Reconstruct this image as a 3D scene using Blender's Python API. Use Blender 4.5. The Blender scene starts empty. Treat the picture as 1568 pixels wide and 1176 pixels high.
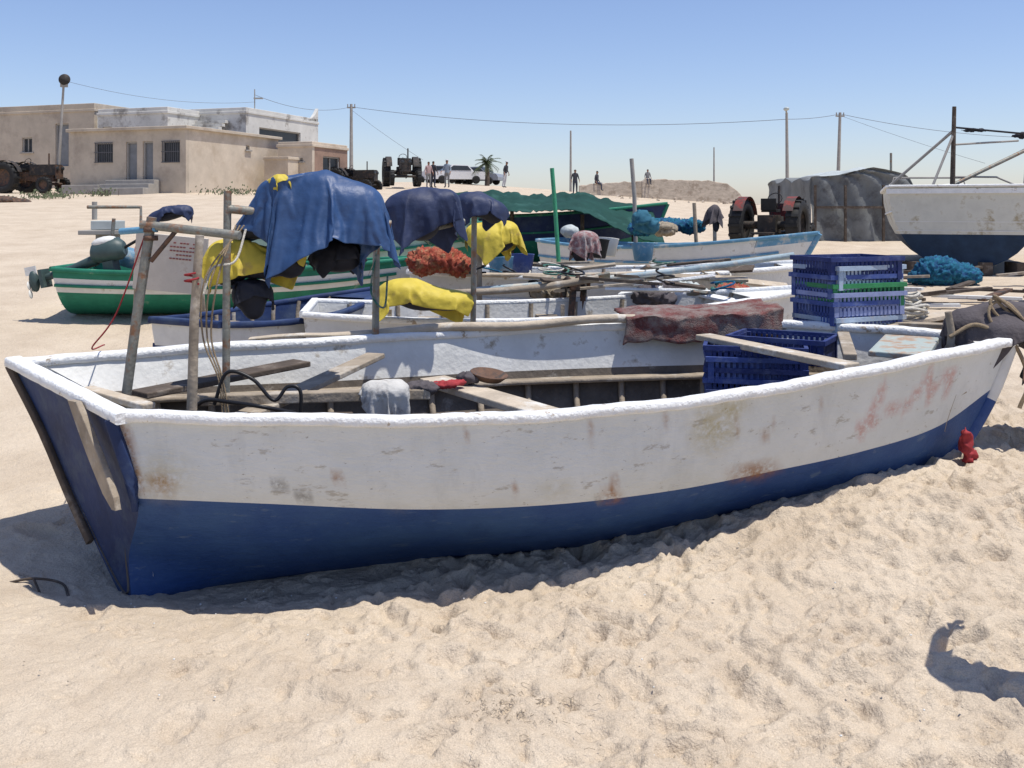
import bpy, bmesh, math, random
import numpy as np
from mathutils import Vector, Matrix, Euler
random.seed(7); rng=np.random.default_rng(7)
V=Vector
scene=bpy.context.scene
# ---------------------------------------------------------------- noise
def vnoise(p,seed=0):
    p=np.asarray(p,float); i=np.floor(p).astype(np.int64); f=p-i; u=f*f*(3-2*f)
    def h(a,b,c):
        n=((a*73856093)^(b*19349663)^(c*83492791)^(seed*265443))&0xffffffff
        n=((n^(n>>13))*1274126177)&0xffffffff; n=n^(n>>16)
        return (n&0xffff)/65535.0
    x,y,z=i[...,0],i[...,1],i[...,2]; a,b,c=u[...,0],u[...,1],u[...,2]
    def L(p,q,t): return p+(q-p)*t
    return L(L(L(h(x,y,z),h(x+1,y,z),a),L(h(x,y+1,z),h(x+1,y+1,z),a),b),
             L(L(h(x,y,z+1),h(x+1,y,z+1),a),L(h(x,y+1,z+1),h(x+1,y+1,z+1),a),b),c)*2-1
def fbm(p,seed=0,o=4):
    r=0;a=1;p=np.asarray(p,float)
    for k in range(o):
        r=r+a*vnoise(p*(2.03**k)+k*17.3,seed+k); a*=.5
    return r
def sst(a,b,x):
    t=np.clip((x-a)/(b-a),0,1); return t*t*(3-2*t)
# ---------------------------------------------------------------- materials
MATS={}
def M(name,col,rough=.8,var=.18,scale=6,bump=.15,c2=None,c2s=3,c2t=.62,c2w=.06,metal=0,bs=None,stretch=(1,1,1),spec=.3):
    if name in MATS: return MATS[name]
    m=bpy.data.materials.new(name); m.use_nodes=True; nt=m.node_tree; N=nt.nodes; Lk=nt.links
    b=N['Principled BSDF']; b.inputs['Roughness'].default_value=rough; b.inputs['Metallic'].default_value=metal
    b.inputs['Specular IOR Level'].default_value=spec
    tc=N.new('ShaderNodeTexCoord'); mp=N.new('ShaderNodeMapping'); mp.inputs['Scale'].default_value=stretch
    Lk.new(tc.outputs['Object'],mp.inputs[0])
    n=N.new('ShaderNodeTexNoise'); n.inputs['Scale'].default_value=scale; n.inputs['Detail'].default_value=4; n.inputs['Roughness'].default_value=.65
    Lk.new(mp.outputs[0],n.inputs['Vector'])
    r=N.new('ShaderNodeMapRange'); r.inputs[1].default_value=.25; r.inputs[2].default_value=.75; r.inputs[3].default_value=1-var; r.inputs[4].default_value=1+var
    Lk.new(n.outputs['Fac'],r.inputs[0])
    mx=N.new('ShaderNodeMix'); mx.data_type='RGBA'; mx.blend_type='MULTIPLY'; mx.inputs[0].default_value=1
    mx.inputs[6].default_value=(*col,1); Lk.new(r.outputs[0],mx.inputs[7])
    out=mx.outputs[2]
    if c2 is not None:
        n2=N.new('ShaderNodeTexNoise'); n2.inputs['Scale'].default_value=c2s; n2.inputs['Detail'].default_value=6; n2.inputs['Roughness'].default_value=.7
        Lk.new(tc.outputs['Object'],n2.inputs['Vector'])
        r2=N.new('ShaderNodeMapRange'); r2.inputs[1].default_value=c2t-c2w; r2.inputs[2].default_value=c2t+c2w
        Lk.new(n2.outputs['Fac'],r2.inputs[0])
        m2=N.new('ShaderNodeMix'); m2.data_type='RGBA'; Lk.new(r2.outputs[0],m2.inputs[0]); Lk.new(out,m2.inputs[6]); m2.inputs[7].default_value=(*c2,1)
        out=m2.outputs[2]
    Lk.new(out,b.inputs['Base Color'])
    if bump>0:
        n3=N.new('ShaderNodeTexNoise'); n3.inputs['Scale'].default_value=bs or scale*4; n3.inputs['Detail'].default_value=3
        Lk.new(mp.outputs[0],n3.inputs['Vector'])
        bp=N.new('ShaderNodeBump'); bp.inputs['Strength'].default_value=bump; bp.inputs['Distance'].default_value=.02
        Lk.new(n3.outputs['Fac'],bp.inputs['Height']); Lk.new(bp.outputs[0],b.inputs['Normal'])
    MATS[name]=m; return m
WHITE=M('white_paint',(.66,.66,.63),.65,.12,5,.25,c2=(.36,.31,.24),c2s=5,c2t=.64,c2w=.05,bs=30)
CAP=M('gunwale_paint',(.76,.77,.76),.6,.1,8,.5,c2=(.40,.33,.25),c2s=9,c2t=.64,c2w=.025,bs=45)
BLUE=M('blue_paint',(.025,.065,.21),.6,.3,4,.2,c2=(.07,.12,.25),c2s=3,c2t=.6,c2w=.1)
NAVY=M('navy_paint_and_shade',(.016,.033,.10),.65,.35,4,.2,c2=(.05,.075,.13),c2s=5,c2t=.6,c2w=.1)  # real navy on other boats and trim; stands in for shade on main transom
LBLUE=M('light_blue_paint',(.12,.28,.42),.65,.25,5,.2,c2=(.42,.45,.45),c2s=5,c2t=.58)
GREEN=M('green_paint',(.02,.18,.11),.6,.25,5,.2,c2=(.2,.3,.22),c2s=5,c2t=.66)
WOOD=M('weathered_wood',(.30,.25,.19),.85,.35,6,.4,c2=(.46,.42,.36),c2s=4,c2t=.6)
WOODD=M('dark_wood',(.09,.07,.055),.9,.4,6,.4,c2=(.2,.17,.14),c2s=6,c2t=.62)
WOODL=M('pale_wood',(.46,.39,.30),.8,.25,8,.3,c2=(.62,.6,.55),c2s=5,c2t=.6)
INNER=M('inner_boards',(.13,.11,.09),.9,.35,7,.4,c2=(.28,.26,.23),c2s=6,c2t=.62)
PIPE=M('old_pipe',(.24,.24,.21),.6,.3,14,.2,c2=(.26,.14,.08),c2s=12,c2t=.56,metal=.3)
RUST=M('rusty_metal',(.13,.075,.05),.8,.4,12,.3,c2=(.06,.05,.045),c2s=10,c2t=.52)
DARKM=M('greasy_black_metal',(.035,.032,.03),.7,.4,8,.3,c2=(.10,.07,.05),c2s=5,c2t=.58)
TARPB=M('blue_tarp',(.028,.068,.17),.5,.2,5,.22,c2=(.14,.19,.31),c2s=12,c2t=.70,c2w=.03,bs=22,spec=.4)
TARPD=M('navy_tarp',(.022,.033,.08),.6,.25,6,.22,c2=(.07,.09,.15),c2s=10,c2t=.68,bs=22,spec=.35)
TARPK=M('black_tarp',(.018,.02,.03),.65,.25,6,.2,bs=22)
TARPY=M('yellow_tarp',(.56,.44,.055),.6,.15,5,.22,c2=(.40,.29,.08),c2s=6,c2t=.62,bs=22)
TARPG=M('green_tarp',(.014,.055,.045),.8,.25,3,.2,c2=(.03,.09,.075),c2s=2,c2t=.6,bs=14,spec=.15)
GREY=M('grey_tarp',(.17,.18,.18),.7,.25,2,.3,c2=(.09,.09,.09),c2s=1.2,c2t=.58)
GREYL=M('pale_tarp',(.42,.46,.45),.6,.2,2,.2)
JACK=M('grey_jacket_cloth',(.095,.085,.09),.95,.2,10,.3,bs=60,spec=.1)
BAG=M('pale_rag_cloth',(.52,.51,.48),.8,.15,10,.25,c2=(.3,.28,.26),c2s=12,c2t=.58,bs=40)
NETB=M('blue_net',(.02,.15,.24),.9,.5,30,.8,c2=(.02,.08,.2),c2s=14,c2t=.52)
NETG=M('green_net',(.05,.16,.13),.9,.5,30,.8,c2=(.3,.32,.27),c2s=14,c2t=.54)
NETR=M('red_net',(.36,.08,.05),.9,.5,30,.8,c2=(.42,.22,.12),c2s=14,c2t=.55)
NETT=M('tan_net',(.33,.28,.21),.95,.4,30,.8)
BLACK=M('black_rubber',(.02,.02,.02),.7,.3,10,.2)
HOSE=M('hose',(.015,.015,.017),.4,.1,10,0)
ROPEW=M('white_rope',(.6,.57,.5),.9,.2,60,.6)
ROPET=M('tan_rope',(.30,.23,.15),.9,.2,60,.6)
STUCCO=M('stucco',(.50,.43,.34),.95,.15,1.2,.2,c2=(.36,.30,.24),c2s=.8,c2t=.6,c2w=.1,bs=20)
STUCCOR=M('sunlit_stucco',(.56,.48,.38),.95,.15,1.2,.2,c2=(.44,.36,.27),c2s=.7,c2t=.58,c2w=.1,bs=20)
STUCCOW=M('whitewash',(.60,.59,.55),.95,.15,1,.2,c2=(.3,.28,.25),c2s=.9,c2t=.6,c2w=.06,bs=20)
STONE=M('stone_wall_blocks',(.47,.40,.32),.95,.3,3,.1,c2=(.33,.27,.21),c2s=2.4,c2t=.56,c2w=.04,bs=5,stretch=(1,1,2.5))
GLASS=M('dark_window',(.04,.045,.05),.3,.2,3,0)
DOORM=M('grey_door',(.20,.21,.22),.7,.2,3,.1)
CONC=M('concrete_pole',(.34,.32,.29),.9,.15,4,.1)
IRON=M('grille_iron',(.12,.12,.13),.6,.2,5,0)
SKIN=M('skin',(.30,.16,.10),.6,.1,10,0)
HAIR=M('hair',(.02,.015,.012),.7,.1,30,.2)
LEAF=M('palm_leaf',(.06,.08,.03),.7,.3,6,0)
SHRUB=M('shrub_leaf',(.11,.13,.07),.8,.4,6,0)
REDP=M('red_cloth',(.30,.035,.04),.85,.3,12,.2)
REDT=M('red_tractor_paint',(.20,.035,.03),.7,.35,6,.2,c2=(.08,.05,.045),c2s=5,c2t=.5)
CARW=M('car_white',(.7,.7,.7),.35,.05,3,0)
CARG=M('car_grey',(.25,.27,.3),.35,.05,3,0)
# ---------------------------------------------------------------- mesh builder
class MB:
    def __init__(s): s.v=[];s.f=[];s.m=[];s.s=[];s.mats=[];s.M=Matrix.Identity(4)
    def mi(s,m):
        if m not in s.mats: s.mats.append(m)
        return s.mats.index(m)
    def add(s,vs,fs,m,sm=False):
        o=len(s.v); s.v+= [tuple(s.M@V(p)) for p in vs]
        for k,f in enumerate(fs):
            s.f.append([a+o for a in f]); s.m.append(s.mi(m[k] if isinstance(m,list) else m)); s.s.append(sm)
    def box(s,c,size,m,rot=None):
        R=rot if rot is not None else Matrix.Identity(3)
        if isinstance(R,(tuple,list)): R=Euler(R).to_matrix()
        c=V(c); vs=[c+R@V((x*size[0]/2,y*size[1]/2,z*size[2]/2)) for x in(-1,1) for y in(-1,1) for z in(-1,1)]
        s.add(vs,[(0,1,3,2),(4,6,7,5),(0,4,5,1),(2,3,7,6),(0,2,6,4),(1,5,7,3)],m)
    def tube(s,pts,r,m,n=8,caps=True):
        pts=[V(p) for p in pts]; k=len(pts); rs=r if isinstance(r,(list,tuple)) else [r]*k
        vs=[];up=None
        for i,p in enumerate(pts):
            t=(pts[min(i+1,k-1)]-pts[max(i-1,0)]).normalized()
            if up is None:
                up=V((0,0,1)) if abs(t.z)<.9 else V((1,0,0))
            a=(up-t*up.dot(t)).normalized(); b=t.cross(a); up=a
            for j in range(n):
                g=2*math.pi*j/n; vs.append(p+(a*math.cos(g)+b*math.sin(g))*rs[i])
        fs=[(i*n+j,i*n+(j+1)%n,(i+1)*n+(j+1)%n,(i+1)*n+j) for i in range(k-1) for j in range(n)]
        s.add(vs,fs,m,True)
        if caps: s.add(vs[:n],[tuple(range(n))],m); s.add(vs[-n:],[tuple(range(n))],m)
    def grid(s,P,m,sm=True,mf=None,cu=False):
        a=len(P);b=len(P[0]); vs=[p for r in P for p in r]; fs=[];ms=[]
        for i in range(a-1):
            for j in range(b if cu else b-1):
                fs.append((i*b+j,i*b+(j+1)%b,(i+1)*b+(j+1)%b,(i+1)*b+j)); ms.append(mf(i,j) if mf else m)
        s.add(vs,fs,ms,sm)
    def strip(s,pts,w,h,m,sm=False,jit=0):
        pts=[V(p) for p in pts];k=len(pts);P=[]
        for i,p in enumerate(pts):
            t=(pts[min(i+1,k-1)]-pts[max(i-1,0)]).normalized(); l=t.cross(V((0,0,1))).normalized(); u=l.cross(t)
            ww=w/2*(1+random.uniform(-jit,jit)); hh=h/2*(1+random.uniform(-jit,jit))
            c=.25
            P.append([p+l*ww*x+u*hh*z for x,z in((-1,-1+c),(-1+c,-1),(1-c,-1),(1,-1+c),(1,1-c),(1-c,1),(-1+c,1),(-1,1-c))])
        s.grid(P,m,sm,cu=True); s.add(P[0],[tuple(range(8))],m); s.add(P[-1],[tuple(range(8))],m)
    def ell(s,c,r,m,rot=None,n=14):
        c=V(c);R=Euler(rot).to_matrix() if rot else Matrix.Identity(3); P=[]
        for i in range(n//2+1):
            t=math.pi*i/(n//2); t=min(max(t,.02),math.pi-.02)
            P.append([c+R@V((r[0]*math.sin(t)*math.cos(2*math.pi*j/n),r[1]*math.sin(t)*math.sin(2*math.pi*j/n),r[2]*math.cos(t))) for j in range(n)])
        s.grid(P,m,True,cu=True); s.add(P[0],[tuple(range(n))],m,True); s.add(P[-1],[tuple(range(n))],m,True)
    def lathe(s,prof,c,axis,m,n=28):
        c=V(c);q=V(axis).to_track_quat('Z','Y').to_matrix()
        P=[[c+q@V((r*math.cos(2*math.pi*j/n),r*math.sin(2*math.pi*j/n),h)) for j in range(n)] for r,h in prof]
        s.grid(P,m,True,cu=True)
    def build(s,name,parent=None,bevel=0,subs=0):
        me=bpy.data.meshes.new(name); me.from_pydata(s.v,[],s.f)
        for m in s.mats: me.materials.append(m)
        me.polygons.foreach_set('material_index',s.m); me.polygons.foreach_set('use_smooth',s.s)
        bm=bmesh.new(); bm.from_mesh(me); bmesh.ops.recalc_face_normals(bm,faces=bm.faces); bm.to_mesh(me); bm.free()
        o=bpy.data.objects.new(name,me); scene.collection.objects.link(o)
        if parent: o.parent=parent
        if bevel:
            md=o.modifiers.new('b','BEVEL'); md.width=bevel; md.segments=2; md.limit_method='ANGLE'; md.angle_limit=math.radians(60)
        return o
def empty(name):
    o=bpy.data.objects.new(name,None); scene.collection.objects.link(o); return o
def evalmesh(o):
    dg=bpy.context.evaluated_depsgraph_get(); dg.update()
    return bpy.data.meshes.new_from_object(o.evaluated_get(dg))
def arr(me):
    a=np.empty(len(me.vertices)*3); me.vertices.foreach_get('co',a); return a.reshape(-1,3)
def base_lump(name,ells,voxel,mat,smooth):
    mb=MB()
    for e in ells: mb.ell(e[0],e[1],mat,e[2] if len(e)>2 else None,18)
    o=mb.build(name)
    r=o.modifiers.new('r','REMESH'); r.mode='VOXEL'; r.voxel_size=voxel
    sm=o.modifiers.new('s','SMOOTH'); sm.factor=.6; sm.iterations=smooth
    me=evalmesh(o); o.modifiers.clear(); o.data=me
    if not me.materials: me.materials.append(mat)
    return o
def normals(me):
    nn=np.empty(len(me.vertices)*3); me.vertices.foreach_get('normal',nn); return nn.reshape(-1,3)
def lumpy(name,ells,voxel,mat,fold=.03,fs=4,st=(1,1,1),seed=1,smooth=6,fine=.0):
    o=base_lump(name,ells,voxel,mat,smooth); me=o.data
    p=arr(me); nn=normals(me)
    q=p*np.array(st)*fs; w=fbm(p*fs*.5,seed+9,2)[:,None]*.8
    rd=1-np.abs(fbm(q+w,seed,3)); d=(rd-.6)*fold+fine*fbm(p*fs*6,seed+3,3)
    p=p+nn*d[:,None]
    me.vertices.foreach_set('co',p.ravel()); me.polygons.foreach_set('use_smooth',[True]*len(me.polygons))
    me.update(); return o
# ------------------------------------------------ draped covers: flat sheets laid over their loads and settled
DR=[]
def drape(name,ells,mat,size,c,rz=0,res=.02,load=None,tilt=0,part='cover'):
    root=empty(name)
    f=base_lump('covered_load',ells,.02,load or TARPK,3); f.parent=root
    f.data.polygons.foreach_set('use_smooth',[True]*len(f.data.polygons))
    f.modifiers.new('c','COLLISION'); f.collision.thickness_outer=.010; f.collision.cloth_friction=12
    nx=int(size[0]/res);ny=int(size[1]/res); R=Euler((0,tilt,rz)).to_matrix(); cc=V(c)
    G=[]
    for i in range(nx+1):
        r=[]
        for j in range(ny+1):
            q=R@V(((i/nx-.5)*size[0],(j/ny-.5)*size[1],0)); r.append(cc+q)
        G.append(r)
    mb=MB(); mb.grid(G,mat); o=mb.build(part,root)
    me=o.data; p=arr(me); p[:,2]+=.008*fbm(p*9,len(DR)+400,3); me.vertices.foreach_set('co',p.ravel()); me.update()
    d=np.linalg.norm(p[:,:2]-np.array(c)[:2],axis=1)
    vg=o.vertex_groups.new(name='pin'); vg.add([int(k) for k in np.where(d<.03)[0]],1.0,'REPLACE')
    k=o.modifiers.new('c','CLOTH'); s=k.settings; s.quality=6; s.mass=.25; s.tension_stiffness=15; s.compression_stiffness=10; s.shear_stiffness=4; s.bending_stiffness=.02
    s.air_damping=1.0; s.vertex_group_mass='pin'
    k.collision_settings.distance_min=.006; k.collision_settings.collision_quality=3
    DR.append((o,f)); return root
drape('tarp_covered_net_roller',[((-1.16,5.0,1.66),(.26,.11,.09),(0,-.32,0)),((-.92,5.0,1.72),(.25,.12,.11),(0,-.1,0)),((-.76,5.0,1.66),(.10,.10,.13)),((-1.22,4.98,1.76),(.07,.07,.08)),((-.97,5.0,1.80),(.12,.09,.08))],TARPB,(1.10,.90),(-.97,5.0,1.90),.42,.018,tilt=-.12)
drape('tarp_covered_engine',[((-.58,6.0,1.70),(.20,.12,.11)),((-.56,6.0,1.60),(.12,.12,.10)),((-.42,6.0,1.75),(.09,.09,.06))],TARPD,(.80,.66),(-.55,6.0,1.83),.5,.02)
drape('tarp_covered_engine',[((-.25,7.0,1.72),(.15,.10,.08),(0,.3,0)),((-.13,7.0,1.67),(.08,.1,.08))],TARPD,(.56,.46),(-.24,7.0,1.82),.3,.02)
drape('tarp_wrapped_bracket',[((-1.73,4.95,1.67),(.11,.05,.03),(0,-.25,0))],TARPD,(.30,.18),(-1.73,4.95,1.71),.1,.012,tilt=-.25)
drape('covered_outboard_engine',[((-1.45,5.0,1.42),(.11,.09,.12)),((-1.28,5.0,1.41),(.15,.09,.07)),((-1.13,5.0,1.43),(.08,.08,.09))],TARPY,(.66,.44),(-1.35,4.99,1.545),.25,.017)
drape('yellow_cap_cloth',[((-1.17,4.93,1.83),(.05,.04,.03))],TARPY,(.20,.14),(-1.17,4.93,1.875),.6,.01)
drape('covered_outboard_engine',[((-1.34,5.0,1.26),(.10,.08,.08)),((-1.32,5.0,1.19),(.06,.06,.06))],TARPK,(.38,.34),(-1.34,5.0,1.35),.7,.018)
drape('covered_outboard_engine',[((-.92,5.17,1.44),(.13,.08,.08))],TARPK,(.40,.32),(-.92,5.17,1.53),.4,.018)
drape('covered_outboard_engine',[((-.78,7.0,1.10),(.17,.14,.09)),((-.47,7.0,1.04),(.19,.12,.07)),((-.62,7.0,1.05),(.2,.12,.08))],TARPY,(.92,.52),(-.70,7.0,1.20),.12,.02,tilt=.12)
drape('covered_outboard_engine',[((-.18,9.0,1.42),(.22,.15,.13)),((-.05,9,1.50),(.1,.11,.08)),((-.34,9,1.44),(.07,.1,.12))],TARPY,(.76,.66),(-.15,9.0,1.60),.5,.022)
drape('rag_over_thwart',[((-.60,4.70,.82),(.10,.05,.035)),((-.56,4.72,.84),(.04,.04,.03)),((-.66,4.70,.83),(.05,.05,.035))],BAG,(.34,.40),(-.61,4.70,.875),.3,.0115,load=BAG)
drape('jacket_on_bow',[((2.62,5.62,1.02),(.12,.10,.10)),((2.82,5.62,1.10),(.16,.09,.06)),((3.05,5.62,1.08),(.18,.10,.06)),((2.78,5.5,1.0),(.12,.10,.08))],JACK,(.95,.62),(2.86,5.62,1.175),.25,.019)
drape('jacket_on_bow',[((3.0,5.48,.92),(.10,.05,.06)),((2.98,5.48,.80),(.04,.03,.10))],TARPK,(.34,.62),(3.0,5.48,.99),.3,.018)
drape('coat_on_post',[((2.68,12.95,1.66),(.07,.06,.08)),((2.70,12.95,1.5),(.05,.05,.12))],JACK,(.5,.55),(2.68,12.95,1.76),.4,.028)
drape('cloth_covered_bollard',[((.76,10.2,1.40),(.13,.09,.06)),((.72,10.2,1.25),(.10,.08,.12))],M('checked_cloth',(.26,.14,.14),.9,.3,30,.3,c2=(.36,.32,.31),c2s=18,c2t=.52),(.60,.60),(.76,10.2,1.475),.5,.024)
scene.frame_start=1; scene.frame_end=40
for f in range(1,35): scene.frame_set(f)
for i,(o,f) in enumerate(DR):
    me=evalmesh(o); o.modifiers.clear(); o.data=me; f.modifiers.clear()
    p=arr(me); n=normals(me); q=p*np.array((1.3,1.3,.8)); n1=vnoise(q*16,i*7+300); n2=vnoise(q*31,i*7+301)
    p=p+n*(.004*np.exp(-np.abs(n1)/.2)+.002*n2)[:,None]
    me.vertices.foreach_set('co',p.ravel()); me.polygons.foreach_set('use_smooth',[True]*len(me.polygons)); me.update()
    sd=o.modifiers.new('t','SOLIDIFY'); sd.thickness=.003
    ss=o.modifiers.new('u','SUBSURF'); ss.levels=1; ss.render_levels=1
scene.frame_set(1)
def sheet(name,fn,nu,nv,mat,fold=.02,fs=5,seed=3,th=.006,st=(1,1,1)):
    P=np.array([[fn(u,v) for v in np.linspace(0,1,nv)] for u in np.linspace(0,1,nu)],float)
    d=(1-np.abs(fbm(P*fs*np.array(st),seed,3))-.5)*fold
    P[...,2]+=d; P[...,1]+=d*.6
    mb=MB(); mb.grid([[tuple(p) for p in r] for r in P],mat); o=mb.build(name)
    s=o.modifiers.new('t','SOLIDIFY'); s.thickness=th; return o
# ---------------------------------------------------------------- terrain
YL=[-600,3,6,10,15,25,35,45,55,62,75,100,200,600];ZL=[0,0,.12,.58,1.0,1.6,2.0,2.45,2.9,3.1,3.8,3.8,2,0]
YR=[-600,3,6,10,15,21,27,40,60,75,100,200,600];ZR=[0,0,.05,.15,.32,.5,.5,1.15,2.1,2.1,2.0,1,0]
def H(X,Y):
    X=np.asarray(X,float);Y=np.asarray(Y,float)
    t=X/np.maximum(Y,2.); w=sst(-.12,.3,t)
    z=np.interp(Y,YL,ZL)*(1-w)+np.interp(Y,YR,ZR)*w
    P=np.stack([X,Y,X*0],-1)
    z=z+.05*fbm(P*.35,5,3)*sst(6,14,Y)+.25*fbm(P*.06,8,2)*sst(30,60,np.abs(Y))*(Y>0)*.5
    z=z+.32*sst(0,2.4,X)*sst(3.1,4.9,Y)*(1-sst(6.6,9.5,Y))*(1-sst(5,9,X))
    z=z-.17*np.exp(-((X+1.2)/1.5)**2-((Y-4.72)/.62)**2)
    return z
def h(x,y): return float(H(np.array([x]),np.array([y]))[0])
def axis(core0,core1,step,lo,hi,gr):
    a=list(np.arange(core0,core1,step)); s=step;x=a[-1]
    while x<hi: s*=gr; x+=s; a.append(x)
    s=step;x=a[0];b=[]
    while x>lo: s*=gr*1.02; x-=s; b.append(x)
    return np.array(b[::-1]+a)
xs=axis(-2.7,3.1,.013,-500,500,1.04); ys=axis(2.7,5.3,.012,-300,550,1.03)
X,Y=np.meshgrid(xs,ys,indexing='ij'); Z=H(X,Y); P=np.stack([X,Y,X*0],-1)
near=1-sst(10,18,np.hypot(X,Y))
rough=.30+.72*sst(-1.9,.7,X+(Y-3.3)*.5)
warp=.12*np.stack([fbm(P*3,50,2),fbm(P*3,51,2),X*0],-1)
Z+=near*rough*(.014*fbm(P*1.6,21,3)+.018*fbm((P+warp)*4.5,22,3)+.014*fbm((P+warp)*13,24,3)+.004*fbm(P*34,25,2))
Z-=near*rough*.020*np.clip(.35-np.abs(fbm((P+warp)*2.6,31,3)),0,1)
Z+=near*rough*.019*(np.abs(fbm((P+warp)*8,33,2))-.3)
for k in range(5200):
    if k<4300: cx=rng.uniform(-2.8,3.6); cy=rng.uniform(2.6,6.2)
    else: cx=rng.uniform(-10,10); cy=rng.uniform(6,17)
    if rng.random()>(.15+.85*float(sst(-1.6,.6,cx+(cy-3.3)*.5))): continue
    big=rng.random()<.07
    a=rng.uniform(.07,.12) if big else rng.uniform(.012,.042); b=a*rng.uniform(.35,.8); dep=rng.uniform(.018,.038) if big else a*rng.uniform(.32,.6)
    if cy>6: a*=1.6;b*=1.6;dep*=2
    th=rng.uniform(0,math.pi); R=a*2.6
    i0,i1=np.searchsorted(xs,[cx-R,cx+R]); j0,j1=np.searchsorted(ys,[cy-R,cy+R])
    if i1<=i0 or j1<=j0: continue
    dx=X[i0:i1,j0:j1]-cx; dy=Y[i0:i1,j0:j1]-cy
    u=(dx*math.cos(th)+dy*math.sin(th))/a; v=(-dx*math.sin(th)+dy*math.cos(th))/b
    r=np.sqrt(u*u+v*v); Z[i0:i1,j0:j1]+=-dep*np.exp(-r**4)+dep*.45*np.exp(-((r-1.45)/.35)**2)*(u>-.4)
n0,n1=X.shape
me=bpy.data.meshes.new('sand_ground')
co=np.stack([X,Y,Z],-1).reshape(-1,3)
I=np.arange(n0*n1).reshape(n0,n1)
F=np.stack([I[:-1,:-1],I[1:,:-1],I[1:,1:],I[:-1,1:]],-1).reshape(-1,4)
me.vertices.add(len(co)); me.vertices.foreach_set('co',co.ravel())
me.loops.add(F.size); me.loops.foreach_set('vertex_index',F.ravel())
me.polygons.add(len(F)); me.polygons.foreach_set('loop_start',np.arange(len(F))*4); me.polygons.foreach_set('loop_total',np.full(len(F),4))
me.polygons.foreach_set('use_smooth',[True]*len(F)); me.update(); me.validate()
SAND=bpy.data.materials.new('sand'); SAND.use_nodes=True
nt=SAND.node_tree;N=nt.nodes;Lk=nt.links;b=N['Principled BSDF'];b.inputs['Roughness'].default_value=.95;b.inputs['Specular IOR Level'].default_value=.1
tc=N.new('ShaderNodeTexCoord')
def nz(s,d=6,r=.6):
    n=N.new('ShaderNodeTexNoise');n.inputs['Scale'].default_value=s;n.inputs['Detail'].default_value=d;n.inputs['Roughness'].default_value=r;Lk.new(tc.outputs['Object'],n.inputs['Vector']);return n
cr=N.new('ShaderNodeValToRGB'); cr.color_ramp.elements[0].position=.32; cr.color_ramp.elements[0].color=(.46,.375,.28,1); cr.color_ramp.elements[1].position=.66; cr.color_ramp.elements[1].color=(.60,.51,.395,1)
Lk.new(nz(1.3,7,.75).outputs[0],cr.inputs[0])
g=nz(200,2,.5); gr=N.new('ShaderNodeMapRange'); gr.inputs[1].default_value=.3; gr.inputs[2].default_value=.7; gr.inputs[3].default_value=.82; gr.inputs[4].default_value=1.12; Lk.new(g.outputs[0],gr.inputs[0])
mx=N.new('ShaderNodeMix');mx.data_type='RGBA';mx.blend_type='MULTIPLY';mx.inputs[0].default_value=1;Lk.new(cr.outputs[0],mx.inputs[6]);Lk.new(gr.outputs[0],mx.inputs[7])
Lk.new(mx.outputs[2],b.inputs['Base Color'])
b1=N.new('ShaderNodeBump');b1.inputs['Strength'].default_value=.9;b1.inputs['Distance'].default_value=.022;Lk.new(nz(26,5,.62).outputs[0],b1.inputs['Height'])
b2=N.new('ShaderNodeBump');b2.inputs['Strength'].default_value=.5;b2.inputs['Distance'].default_value=.004;Lk.new(nz(160,3,.6).outputs[0],b2.inputs['Height']);Lk.new(b1.outputs[0],b2.inputs['Normal']);Lk.new(b2.outputs[0],b.inputs['Normal'])
me.materials.append(SAND)
o=bpy.data.objects.new('sand_ground',me); scene.collection.objects.link(o)
# ---------------------------------------------------------------- main boat
Nn=[(-1.705,4.2,.80),(-1.062,4.15,.793),(-.375,4.2,.776),(.189,4.3,.777),(.793,4.47,.80),(1.29,4.65,.838),(1.838,4.87,.895),(2.366,5.13,.945),(2.76,5.43,.955)]
Wn=[(-1.615,4.23,.448),(-1.08,4.24,.423),(-.411,4.30,.379),(.193,4.40,.371),(.746,4.57,.384),(1.254,4.77,.418),(1.769,4.97,.466),(2.252,5.19,.543),(2.66,5.43,.70)]
Bn=[(-1.75,4.47,.12),(-1.17,4.56,.05),(-.46,4.72,.045),(.211,4.80,.05),(.815,4.95,.085),(1.32,5.03,.17),(1.82,5.13,.245),(2.261,5.29,.35),(2.56,5.43,.50)]
Kk=[(-1.76,4.48,-.115),(-1.26,4.87,-.13),(-.63,5.07,-.12),(.12,5.2,-.1),(.8,5.3,-.07),(1.38,5.35,0),(1.88,5.38,.08),(2.28,5.42,.22),(2.5,5.45,.40)]
Ff=[(-2.55,5.0,.900),(-1.958,5.5,.897),(-1.047,5.95,.895),(-.182,6.2,.915),(.697,6.3,.944),(1.449,6.28,.959),(2.081,6.05,.962),(2.531,5.74,.955),(2.78,5.47,.957)]
Wf=[(-2.309,4.85,.60),(-1.86,5.4,.5),(-1.02,5.83,.44),(-.17,6.05,.44),(.68,6.15,.45),(1.4,6.12,.48),(2.0,5.93,.52),(2.42,5.68,.59),(2.68,5.46,.70)]
Bf=[(-2.06,4.7,.22),(-1.65,5.18,.1),(-.85,5.5,.07),(-.05,5.65,.07),(.72,5.78,.09),(1.38,5.78,.18),(1.92,5.68,.26),(2.33,5.55,.37),(2.57,5.46,.50)]
ctrl=np.array([Nn,Wn,Bn,Kk,Bf,Wf,Ff]).transpose(1,0,2)
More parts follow.
